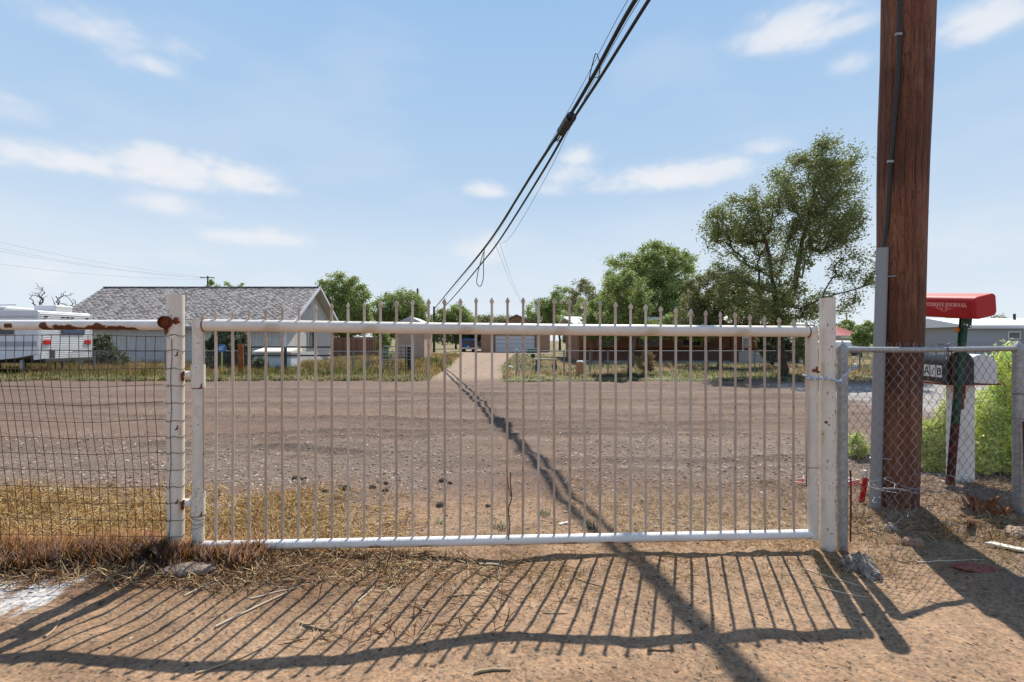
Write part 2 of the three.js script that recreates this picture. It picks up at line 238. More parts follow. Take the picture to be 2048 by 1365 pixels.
scatter('straw', stalkGeo, white(), 17000, 7, (R) => {
  const z = 3.0 + R() * 2, x = -5.2 + R() * 5.6; if (R() > sst(3.05, 3.3, z) * sst(4.95, 3.5, z + (fbm(x * 1.7, z * 1.7, 4, 71) - .5)) * sst(-.6, -2.0, x + (fbm(x * .45, z * .45, 4, 61) - .5) * 2.2) * (.35 + .65 * sst(.4, .6, fbm(x * 2.4, z * 2.4, 3, 163)))) return null;
  const l = .05 + R() * .13; return { x, z, s: [l, .16 + R() * .12, .16 + R() * .12], dy: .004 + R() * .012, c: strawCols[Math.floor(R() * 5)], rot: [R() * 6, R() * 6.3, (R() - .5) * .5] };
}, 'golden mown straw lying along the fence line', 'straw');
scatter('dry_chaff', stalkGeo, white(), 4200, 8, (R) => {
  const z = 3.35 + R() * 1.5, x = -.4 + R() * 4.2; if (R() > .25 + .75 * sst(.2, 1, x)) return null; if (z > 4.3 && R() > .4) return null;
  const l = .025 + R() * .07; return { x, z, s: [l, .12, .12], dy: .003 + R() * .004, c: strawCols[Math.floor(R() * 5)].map((k) => k * .8), rot: [R() * 6, R() * 6.3, (R() - .5) * .4] };
}, 'short dry chaff on the dirt behind the gate', 'chaff');
scatter('leaf_litter', stalkGeo, white(), 4800, 9, (R) => {
  const near = R() < .24, z = near ? 2.3 + R() * .9 : 2.7 + R() * .5, x = near ? -1.9 + Math.pow(R(), 1.5) * 1.9 : -4.2 + R() * (2.6 + R() * 1.2); if (near && R() > sst(.42, .65, fbm(x * 2.2, z * 2.2, 3, 171))) return null; if (z < 2.72 - x * .02 && R() < .45) return null;
  const l = .03 + R() * .15, a = [[.30, .16, .07], [.20, .09, .04], [.44, .30, .15], [.13, .06, .03], [.5, .38, .22]][Math.floor(R() * 5)]; return { x, z, s: [l, .12 + R() * .14, .12 + R() * .14], dy: .004 + R() * .02, c: a, rot: [R() * 6, R() * 6.3, (R() - .5) * .7] };
}, 'rust brown litter of stalks below the wire netting', 'litter');
scatter('gate_chaff', stalkGeo, white(), 4200, 10, (R) => {
  const x = -1.6 + R() * 5.2, d = (R() + R() + R() - 1.5) * .42, z = 3.02 + x * .063 + d; if (R() > .35 + .65 * sst(.45, .6, fbm(x * 3, z * 3, 3, 181))) return null;
  const l = .02 + Math.pow(R(), 2) * .12; return { x, z, s: [l, .11, .11], dy: .003 + R() * .005, c: strawCols[Math.floor(R() * 5)].map((k) => k * .75), rot: [R() * 6, R() * 6.3, (R() - .5) * .4] };
}, 'scraps of straw and twig under the gate', 'chaff');

scatter('pole_foot_litter', stalkGeo, white(), 3200, 14, (R) => {
  const x = 2.35 + R() * 2.4, z = 3.35 + R() * 1.5; if (R() > .25 + .75 * sst(.42, .6, fbm(x * 2.6, z * 2.6, 3, 191))) return null;
  const l = .02 + Math.pow(R(), 2) * .16, a = [[.30, .20, .11], [.17, .10, .05], [.42, .33, .22], [.11, .075, .05], [.40, .20, .08]][Math.floor(R() * 5)]; return { x, z, s: [l, .12 + R() * .1, .12 + R() * .1], dy: .003 + R() * .012, c: a, rot: [R() * 6, R() * 6.3, (R() - .5) * .6] };
}, 'dry stems and leaves littering the dirt round the pole foot', 'litter');
// tufts of grass
function tuftGeo(seed, n, h, spread, w, lean) {
  const R = rng(seed), pos = [], nor = [], idx = [];
  for (let i = 0; i < n; i++) {
    const a = R() * 6.283, r = spread * Math.sqrt(R()), x = Math.cos(a) * r, z = Math.sin(a) * r, hh = h * (.45 + .55 * R()), b = R() * 6.283, ln = lean * (.3 + R()) * hh, dx = Math.cos(b) * ln, dz = Math.sin(b) * ln, wx = -Math.sin(b) * w, wz = Math.cos(b) * w, k = pos.length / 3;
    pos.push(x - wx, 0, z - wz, x + wx, 0, z + wz, x + dx * .4 - wx * .7, hh * .6, z + dz * .4 - wz * .7, x + dx * .4 + wx * .7, hh * .6, z + dz * .4 + wz * .7, x + dx, hh, z + dz);
    const nn = V(Math.cos(b), .5, Math.sin(b)).normalize(); for (let q = 0; q < 5; q++) nor.push(nn.x, nn.y, nn.z); idx.push(k, k + 1, k + 2, k + 1, k + 3, k + 2, k + 2, k + 3, k + 4);
  }
  const g = new THREE.BufferGeometry(); g.setAttribute('position', new THREE.Float32BufferAttribute(pos, 3)); g.setAttribute('normal', new THREE.Float32BufferAttribute(nor, 3)); g.setAttribute('uv', new THREE.Float32BufferAttribute(new Float32Array(pos.length / 3 * 2), 2)); g.setIndex(idx); return g;
}
const blade = () => new THREE.MeshPhysicalMaterial({ color: '#ffffff', roughness: .9, transmission: .3, thickness: 0, side: THREE.DoubleSide });
scatter('fence_line_dry_grass', tuftGeo(3, 22, .14, .035, .0018, .5), blade(), 2600, 11, (R) => {
  const x = -5.4 + R() * 3.9, z = 3.02 + (R() + R() - 1) * .17; if (x > -1.95 && R() < .6) return null; return { x, z, s: [.8 + R() * .5, .45 + R() * .75, .8 + R() * .5], c: [[.42, .165, .03], [.32, .11, .02], [.48, .24, .055], [.20, .065, .015]][Math.floor(R() * 4)], rot: [(R() - .5) * .3, R() * 6.3, (R() - .5) * .3] };
}, 'rust coloured dry grass growing through the wire netting', 'dry grass');
const yardTuft = tuftGeo(4, 16, 1, .5, .02, .35);
const farEdge = (x, z) => { const d = fbm(x * 1.7, z * 1.7, 4, 71); return z > 17.0 + (d - .5) * .9 && !(x > driveL(z) - .15 && x < driveR(z) + .15) && !(z > 51 && z < 63 && x > -6 && x < 4.5); };
scatter('yard_grass', yardTuft, blade(), 26000, 12, (R) => {
  const z = 16.8 + Math.pow(R(), 1.9) * 34, x = (R() - .5) * 2.3 * z; if (!farEdge(x, z)) return null;
  if ((x > -24.6 && x < -12.6 && z > 29.6 && z < 38) || (x > 3 && z > 28.5 && R() < .7)) return null;
  const gr = Math.max(sst(.42, .6, fbm(x * .35 + 20, z * .35, 4, 121)), .8 * sst(20, 18.5, z)), low = sst(19, 17.2, z), h = (.08 + .2 * R() * R()) * (x < -1 ? 2.0 : 1.1) * (1 - .5 * low); const c = R() < gr * .85 ? mix3([.10, .125, .028], [.19, .20, .055], R()) : mix3([.27, .18, .065], [.40, .29, .13], R()); return { x, z, s: [.22 + R() * .2, h, .22 + R() * .2], c, rot: [0, R() * 6.3, 0] };
}, 'patchy green and golden grass in the yards beyond the lot', 'grass');
console.log('ground stuff done');
// ------------------------------------------------------------------ the gate and its posts
const gateAt = (px) => { const k = (px - 1024) / 1000, t = (k * gateL.z - gateL.x) / ((gateR.x - gateL.x) - k * (gateR.z - gateL.z)); return { t, x: mix(gateL.x, gateR.x, t), z: mix(gateL.z, gateR.z, t) }; };
const gateYaw = Math.atan2(gateR.z - gateL.z, gateR.x - gateL.x);
function post(name, label, g, r, top, m, base = -.12) { const o = thing(name, label, 'gate post', [g.x, groundH(g.x, g.z), -g.z]); part(o, 'pipe', sweep([V(0, base, 0), V(0, .5, 0), V(0, top - groundH(g.x, g.z), 0)], r, 28), m); return o; }
const postL = post('gate_post', 'tall white pipe post with rusty stub where the netting ends', gateAt(351), .047, 1.646, M.paintChip);
{ // the stub of a rusty pipe, the weld drips and the turns of wire on the left post
  const y = 1.36 + 37 * .00308 - postL.position.y;
  part(postL, 'pipe_stub', [sweep([V(-.022, y, .02), V(-.024, y, .072)], .037, 20, false), sweep([V(-.022, y, .02), V(-.024, y, .082)], .034, 20, false), sweep([V(-.022, y, .058), V(-.022, y, .062)], .034, 20)], M.rust);
  part(postL, 'weld_rust', (() => { const g = new THREE.IcosahedronGeometry(1, 3), q = g.attributes.position; for (let i = 0; i < q.count; i++) { const n = .75 + .6 * noise(q.getX(i) * 2 + 4, q.getY(i) * 2 + q.getZ(i), 3); q.setXYZ(i, .022 + q.getX(i) * n * .026, y + .008 + q.getY(i) * n * .02, .036 + q.getZ(i) * n * .012); } g.computeVertexNormals(); return metric(g); })(), M.rust); part(postL, 'rust_drip', sweep([V(-.026, y - .036, .051), V(-.024, y - .06, .052), V(-.026, y - .078, .052)], [.012, .008, .003], 6), M.rust);
  const R = rng(31);
  for (const py of [672, 702, 738, 772, 806, 841, 873, 905, 938, 972, 1003, 1038, 1070, 1102]) { const yy = 1.36 - (py - 683) * .00308 - postL.position.y, pts = []; for (let i = 0; i <= 14; i++) { const a = Math.PI * (1.12 - 1.3 * i / 14); pts.push(V(Math.cos(a) * .0495, yy + (R() - .5) * .006 + .004 * Math.sin(i), Math.sin(a) * .0495)); } part(postL, 'wire_turn', loop(pts, .0018, 5, false, 20), M.wireRust); }
  const vp = []; for (let i = 0; i <= 12; i++) vp.push(V(.008 - .012 * i / 12 + Math.sin(i * 2.1) * .004, 1.33 - 1.3 * i / 12, .0505)); part(postL, 'wire_tie', loop(vp, .0017, 5, false, 36), M.wireRust);
}
const postR = post('gate_post', 'thick white latch post with rust spots at the chained gate end', gateAt(1655), .048, 1.647, M.paintChip);
{ const f = (px, py) => V((px - 1655) * .00334, 1.36 - (py - 683) * .00334 - postR.position.y, .047);
  const R = rng(32), spot = (px, py, s) => { const g = new THREE.IcosahedronGeometry(s, 1); const p = g.attributes.position; for (let i = 0; i < p.count; i++) { const k = .7 + .6 * noise(p.getX(i) * 900 / s * .004 + px, p.getY(i) / s * 2 + py, 4); p.setXYZ(i, p.getX(i) * k, p.getY(i) * k, p.getZ(i) * .12); } g.computeVertexNormals(); const c = f(px, py), a = Math.asin(clamp(c.x / .048, -.98, .98)); g.rotateY(a); g.translate(Math.sin(a) * .0478, c.y, Math.cos(a) * .0478); part(postR, 'rust_spot', g, M.rust); };
  spot(1667, 826, .011); spot(1664, 822, .008); spot(1646, 844, .010); spot(1650, 849, .006); for (let i = 0; i < 12; i++) spot(1642 + R() * 24, 610 + R() * 460, .0025 + R() * .003); }

const gate = thing('pipe_gate', 'closed white pipe gate with spear topped vertical bars', 'gate', [gateAt(396).x, 0, -gateAt(396).z]);
gate.rotation.y = gateYaw;
{
  const A = gateAt(396), along = (px) => { const g = gateAt(px); return Math.hypot(g.x - A.x, g.z - A.z) * (px < 396 ? -1 : 1); }, W = along(1626);
  const topY = (s) => mix(1.459, 1.423, s / W) - .004 * Math.sin(Math.PI * s / W), botY = (s) => mix(.093, .072, s / W);
  const rail = (fn, r, m, name) => { const pts = []; for (let i = 0; i <= 24; i++) { const s = mix(.004, W - .004, i / 24); pts.push(V(s, fn(s) + (noise(i * .7, 3, 5) - .5) * .002, 0)); } return part(gate, name, sweep(pts, r, 24), m); };
  rail(topY, .0365, M.paintClean, 'top_rail');
  const bottomMat = mat('#ffffff', .55, 0, { color: lin(.86, .86, .86), map: tex(1024, (u, v) => { const n = fbm(u * 6, v * 24, 4, 33), f = noise(u * 20, v * 200, 35); let c = [.93, .915, .90].map((k) => k * (.9 + .14 * n)); const low = Math.exp(-(((u - .46) / .12) ** 2)); const ru = sst(.50, .60, fbm(u * 5, v * 46, 4, 37) * .6 + low * .36); c = mix3(c, mix3([.30, .16, .09], [.52, .30, .17], f), ru); return c; }, [1, 4.2]) });
  { const pts = []; for (let i = 0; i <= 30; i++) { const s = mix(.004, W - .004, i / 30); pts.push(V(s, botY(s), 0)); } part(gate, 'bottom_rail', sweep(pts, .0305, 24, true, true), bottomMat); }
  part(gate, 'upright', sweep([V(0, .055, 0), V(0, 1.497, 0)], .0335, 24), M.paint);
  part(gate, 'upright', sweep([V(W, .045, 0), V(W, 1.452, 0)], .032, 24), M.paint);
  for (const [s, y, r] of [[.036, topY(0), .0385], [W - .036, topY(W), .0375]]) { const pts = []; for (let i = 0; i < 16; i++) { const a = i / 16 * 6.283; pts.push(V(s, y + Math.cos(a) * r, Math.sin(a) * r)); } part(gate, 'weld_bead', loop(pts, .0035, 5, true, 32), M.rust); }
  // bars with flattened spear points, tallest in the middle
  const spear = new THREE.LatheGeometry([[.0001, 0], [.0085, 0], [.0095, .008], [.0165, .017], [.0158, .025], [.0075, .038], [.0001, .047]].map((q) => new THREE.Vector2(...q)), 8); spear.scale(.9, 1, .48);
  const R = rng(41), t0 = along(431), t1 = along(1588), N = 38, tipH = (s) => { const k = (s - t0) / (t1 - t0) * 2 - 1; return mix(1.543, 1.51, (k + 1) / 2) + .116 * (1 - Math.pow(Math.abs(k), 1.5)); };
  const addBar = (s, y0, tip, off) => { const b = part(gate, 'bar', sweep([V(s + off, y0, 0), V(s + (R() - .5) * .005, .4, (R() - .5) * .008), V(s + (R() - .5) * .007, .85, (R() - .5) * .008), V(s, tip - .044, 0)], .0081, 10), M.bars[Math.floor(R() * 3)]); const p = part(b, 'spear_tip', spear, b.material); p.position.set(s, tip - .046, 0); p.rotation.y = (R() - .5) * (s < 1.1 ? 2.2 : .9) - gateYaw; p.rotation.z = (R() - .5) * .08; return b; };
  for (let i = 0; i < N; i++) { const s = mix(t0, t1, i / (N - 1)); addBar(s, botY(s) + .022, tipH(s) + (R() - .5) * .006, (R() - .5) * .006); }
  addBar(along(406), topY(0) + .028, 1.525, 0); addBar(along(1613), topY(W) + .028, 1.497, 0);
  // hinge sleeves on the left upright, each welded to an arm from the post
  const dx = along(351);
  for (const [py, rr] of [[753, 46], [1008, 44]]) { const y = 1.36 - (py - 683) * .00309, h = rr * .00309 / 2; const hn = part(gate, 'hinge', [sweep([V(0, y - h, 0), V(0, y + h, 0)], .0385, 24), sweep([V(dx + .045, y + .006, .004), V(-.03, y + .006, .004)], [.026, .026], 16)], M.paintChip); part(hn, 'rust_collar', sweep([V(0, y - h - .006, 0), V(0, y - h + .003, 0)], .0362, 20), M.rust); part(hn, 'rust_streak', sweep([V(dx + .052, y - .028, .02), V(dx + .056, y + .012, .026), V(dx + .06, y + .032, .02)], [.008, .011, .006], 6), M.rust); }
  for (const y of [.42, .40, .35, .30, .27, .245, .22, .13]) { const pts = []; for (let i = 0; i < 12; i++) { const a = i / 12 * 6.283; pts.push(V(Math.cos(a) * .035, y + Math.sin(a + y * 40) * .01, Math.sin(a) * .035)); } part(gate, 'wire_turn', loop(pts, .0015, 5, true, 24), M.wireRust); }
  { const pts = []; for (let i = 0; i < 12; i++) { const a = i / 12 * 6.283; pts.push(V(W + Math.cos(a) * .0335, .515 + Math.sin(a) * .006, Math.sin(a) * .0335)); } part(gate, 'wire_turn', loop(pts, .002, 5, true, 24), M.wireRust); }
  part(gate, 'old_tape', [box(.03, .02, .004, W - .012, 1.165, .036), box(.012, .035, .004, W + .004, 1.172, .037), box(.02, .012, .005, W + .014, 1.155, .0345)].map((g) => g), M.rust);
  // hexagonal chicken netting along the foot of the gate
  { const list = [], cw = .05, ch = .046, R2 = rng(43), rows = 9, cols = Math.floor((W + .04) / cw); const P = (i, j, k) => { const x = (i + (j % 2 ? .5 : 0)) * cw - .02 + (k ? 0 : 0), y = .1 + j * ch; return V(x, y, 0); };
    const jig = (x, y) => V(x + (noise(x * 9, y * 9, 3) - .5) * .02, y + (noise(x * 9 + 40, y * 9, 4) - .5) * .018, .043 + (noise(x * 4, y * 6, 8) - .5) * .012);
    const seg = (a, b) => { const d = b.clone().sub(a), n = V(-d.y, d.x, 0).normalize().multiplyScalar(.0007), z = .0007; const g = new THREE.BufferGeometry(); const q = [a.clone().add(n), a.clone().sub(n), a.clone().add(V(0, 0, z * 1.6)), b.clone().add(n), b.clone().sub(n), b.clone().add(V(0, 0, z * 1.6))]; const f = [0, 3, 2, 2, 3, 5, 2, 5, 1, 1, 5, 4, 1, 4, 0, 0, 4, 3], pos = []; for (const i of f) pos.push(q[i].x, q[i].y, q[i].z); return pos; };
    const pos = []; for (let j = 0; j < rows; j++) for (let i = 0; i < cols; i++) { const p = P(i, j); const a = jig(p.x, p.y), b = jig(p.x, p.y + ch * .5), c = jig(p.x + cw / 2, p.y + ch), d = jig(p.x - cw / 2, p.y + ch); pos.push(...seg(a, b), ...seg(b, c), ...seg(b, d)); }
    const g = new THREE.BufferGeometry(); g.setAttribute('position', new THREE.Float32BufferAttribute(pos, 3)); g.computeVertexNormals(); part(gate, 'chicken_wire', g, mat([.34, .32, .30], .55, .5), 'stuff'); }
}
// dry vine stuck in the bars
single('dead_vine', [loop([V(-.02, 0, 0), V(-.012, .1, .01), V(-.02, .2, 0), V(.0, .27, .008), V(-.008, .36, 0), V(-.006, .43, .01)], .0045, 5), loop([V(0, .27, .008), V(-.02, .34, 0), V(-.024, .4, .01)], .003, 5)], mat([.13, .075, .035], .9), 'brown dead vine stem climbing a middle bar of the gate', 'vine', null, [gateAt(1020).x + .01, .095, -gateAt(1020).z + .026]);
// the security chain
{
  const c0 = gateAt(1626), chain = thing('lock_chain', 'pale blue chain looped round the gate end and latch post', 'chain', [c0.x, 1.12, -c0.z]);
  const S = (px, py, dz) => V((px - 1626) * .00334, 1.36 - (py - 683) * .00334 - 1.12, dz);
  const path = new THREE.CatmullRomCurve3([S(1607, 752, .02), S(1613, 757, .05), S(1624, 757, .06), S(1636, 756, .062), S(1648, 758, .075), S(1660, 761, .078), S(1670, 759, .066), S(1680, 747, .06), S(1690, 738, .07), S(1697, 731, .062)]);
  const link = new THREE.TorusGeometry(.0085, .0034, 6, 10); link.scale(1.45, 1, 1); const n = 26;
  const bm = mat([.30, .36, .48], .42, .45), wm = mat([.62, .65, .70], .4, .45);
  for (let i = 0; i <= n; i++) { const p = path.getPointAt(i / n), d = path.getTangentAt(i / n), l = part(chain, 'link', link, i % 3 ? wm : bm); l.position.copy(p); l.quaternion.setFromUnitVectors(V(1, 0, 0), d); l.rotateX(i % 2 ? .3 : 1.75); }
  part(chain, 'loose_end', [loop([S(1656, 761, .078), S(1662, 766, .082), S(1668, 772, .08), S(1672, 775, .07)], .004, 6), loop([S(1664, 760, .07), S(1670, 768, .085), S(1669, 760, .07), S(1676, 752, .06)], .004, 6), loop([S(1684, 745, .06), S(1690, 734, .075), S(1697, 738, .065), S(1700, 728, .06), S(1692, 733, .07)], .004, 6)], bm);
}

// ------------------------------------------------------------------ left: pipe rail with welded wire netting
{
  const Z = 3.06, f = thing('wire_netting_fence', 'rusty welded wire netting under a flaking white pipe rail', 'fence', [-2.1, 0, -Z]);
  const railMat = mat('#ffffff', .6, 0, { color: lin(.86, .86, .86), map: tex(256, (u, v) => {
    const s = v * 1.2, px = 1 - s / 1.12, n = fbm(u * 8, v * 26, 4, 51), n2 = fbm(u * 20, v * 60, 3, 53); // s metres left of the post
    let c = [.93, .905, .875].map((k) => k * (.92 + .12 * n)); const dwn = Math.exp(-(((u - .60) / .13) ** 2)), frt = Math.exp(-(((u - .73) / .1) ** 2));
    const seg = (a, b, w = .03) => sst(a - w, a + w, px) * sst(b + w, b - w, px);
    let k = dwn * (1.5 * seg(-.1, .095, .015) + 1.15 * seg(.31, .5) + 1.25 * seg(.6, .84) + .8 * seg(.5, .6)) + frt * (1.3 * seg(-.1, .085, .015) + .8 * seg(.12, .17, .012) + 1.1 * seg(.315, .35, .012) + .5 * seg(.39, .44, .012) + .45 * seg(.61, .65, .01) + .3 * seg(.46, .5, .01));
    const ru = sst(.5, .62, k * .75 + (n - .5) * .9 + (n2 - .5) * .35); c = mix3(c, [.80, .62, .42], .6 * sst(.34, .5, k * .75 + (n - .5) * .9)); c = mix3(c, mix3([.24, .12, .075], [.47, .21, .09], n2), ru);
    return c;
  }, [1, 1.2], true, 1024) });
  part(f, 'top_rail', sweep([V(0, 1.4585, 0), V(-.6, 1.4585, 0), V(-1.2, 1.459, 0), V(-2.4, 1.46, 0), V(-4.2, 1.46, 0)], .0305, 24, true, true), railMat);
  part(f, 'support_post', sweep([V(-3.2, -.1, 0), V(-3.2, 1.6, 0)], .0565, 20), M.paintChip);
  const hy = [673, 702, 738, 772, 806, 840, 873, 905, 938, 972, 1004, 1038, 1071, 1100].map((p) => 1.36 - (p - 683) * .00306);
  const bend = (x, y) => V(x + .018 * Math.sin(y * 3.2 + .6) + (noise(x * 3, y * 5, 7) - .5) * .014 - .035 * (y - .7) * sst(0, -1, x), y + (noise(x * 2.2 + 9, y * 2, 17) - .5) * .03, .05 + .03 * Math.sin(x * 2.3 + y * 2) + (noise(x * 5, y * 5, 27) - .5) * .02);
  for (const y of hy) { const pts = []; for (let i = 0; i <= 40; i++) pts.push(bend(.03 - i / 40 * 3.9, y)); part(f, 'line_wire', sweep(pts, .002, 5, false), M.wireRust); }
  for (let i = 0; i < 70; i++) { const x = -.02 - i * .0545, y0 = i % 5 === 2 ? .06 : .03, top = y => y; const pts = []; for (let k = 0; k <= 22; k++) pts.push(bend(x, mix(y0, hy[0] + .004, k / 22))); part(f, 'stay_wire', sweep(pts, .0018, 5, false), M.wireRust); }
}

// ------------------------------------------------------------------ right: galvanised chain link fence
{
  const Z1 = 3.34, x1 = .661 * Z1, Z2 = 3.864, x2 = 1.013 * Z2, L = Math.hypot(x2 - x1, Z2 - Z1);
  const f = thing('chain_link_fence', 'sagging galvanised chain link fence between two capped posts', 'fence', [x1, 0, -Z1]); f.rotation.y = Math.atan2(Z2 - Z1, x2 - x1);
  const capG = new THREE.LatheGeometry([[.0001, .058], [.006, .055], [.03, .028], [.041, .012], [.044, 0], [.044, -.03], [.042, -.034]].map((q) => new THREE.Vector2(...q)), 20);
  const mkPost = (s, r, k) => { const p = part(f, 'post', sweep([V(s, -.15, 0), V(s, 1.305, 0)], r, 22), M.galv); const c = part(p, 'post_cap', capG, M.galv); c.position.set(s, 1.305, 0); c.scale.set(k, 1, k); return p; };
  mkPost(0, .032, .82); mkPost(L, .035, .9); mkPost(L + 2.1, .035, .9);
  part(f, 'top_rail', sweep([V(.02, 1.302, 0), V(L * .5, 1.296, 0), V(L, 1.302, 0), V(L + 2.1, 1.302, 0)], .0195, 18), M.galv);
  part(f, 'tension_band', sweep([V(0, .515, 0), V(0, .55, 0)], .034, 20, false), M.galv); part(f, 'tension_band', sweep([V(L, .95, 0), V(L, .956, 0)], .0365, 20, false), M.black); part(f, 'tension_band', sweep([V(L, .76, 0), V(L, .764, 0)], .0365, 20, false), M.black);
  part(f, 'tension_bar', sweep([V(.048, .02, .02), V(.05, .35, .022), V(.046, .5, .022)], .006, 6), M.rust);
  const dw = .084, dh = .088, R = rng(61);
  const base = (s) => .06 + .16 * sst(.35, 0, s) + .03 * noise(s * 6, 1, 9);
  for (const [from, to] of [[.045, L - .05], [L + .055, L + 2.05]]) {
    const n = Math.floor((to - from) / (dw / 2));
    for (let i = 0; i < n; i++) {
      const pts = [], s0 = from + i * dw / 2, rows = Math.floor((1.335 - base(s0)) / (dh / 2)); let y = 1.335;
      pts.push(V(s0 + dw * .25 + (i % 2 ? .009 : -.009), y + .012, -.024), V(s0 + dw * .25, y - .006, -.024));
      for (let j = 0; j <= rows; j++) {
        const yy = 1.31 - j * dh / 2, right = (j + i) % 2, low = sst(.42, .1, yy) * (s0 < 1.15 ? 1 : .5), x = s0 + (right ? dw / 2 : 0) + (right ? .002 : -.002);
        pts.push(V(x + (noise(s0 * 5, yy * 5, 3) - .5) * .016 + low * (noise(s0 * 9, yy * 8, 13) - .5) * .11, yy + (noise(s0 * 5 + 30, yy * 5, 5) - .5) * .014 + low * (noise(s0 * 7 + 5, yy * 9, 19) - .5) * .05, -.026 + (right ? .003 : -.003) + .03 * (noise(s0 * 3, yy * 3, 23) - .5) * sst(1.25, .6, yy) + low * .16 * (noise(s0 * 6, yy * 5 + 3, 29) - .35)));
      }
      part(f, 'mesh_wire', sweep(pts, .0017, 5, false), s0 > .5 && s0 < .8 && i % 3 === 0 ? M.zinc : M.wireGalv);
    }
  }
  // unravelled ends that curl out over the dirt
  for (let i = 0; i < 11; i++) { const s = .16 + R() * .75, y = .06 + R() * .4, pts = [V(s, y, -.02)]; let p = V(s, y, -.02), a = R() * 6.3, b = 0; for (let k = 0; k < 6; k++) { a += (R() - .5) * 2.2; b = (R() - .6) * .7; p = p.clone().add(V(Math.cos(a) * .07, b * .06, Math.abs(Math.sin(a)) * .05)); p.y = Math.max(.025, p.y); pts.push(p); } part(f, 'loose_wire', loop(pts, .0023, 5, false, 26), M.wireGalv); }
  part(f, 'tie_wire', loop([V(.93, 1.34, -.02), V(.95, 1.325, .022), V(.985, 1.29, .022), V(.99, 1.25, .01), V(1.02, 1.335, -.01), V(1.05, 1.345, .01)], .004, 6, false, 30), mat([.10, .12, .2], .5));
  part(f, 'tie_wire', loop([V(1.01, 1.29, .02), V(1.03, 1.2, .024), V(1.025, 1.1, .02), V(1.035, 1.0, .026), V(1.03, .93, .02)], .0042, 6, false, 30), M.rust);
}
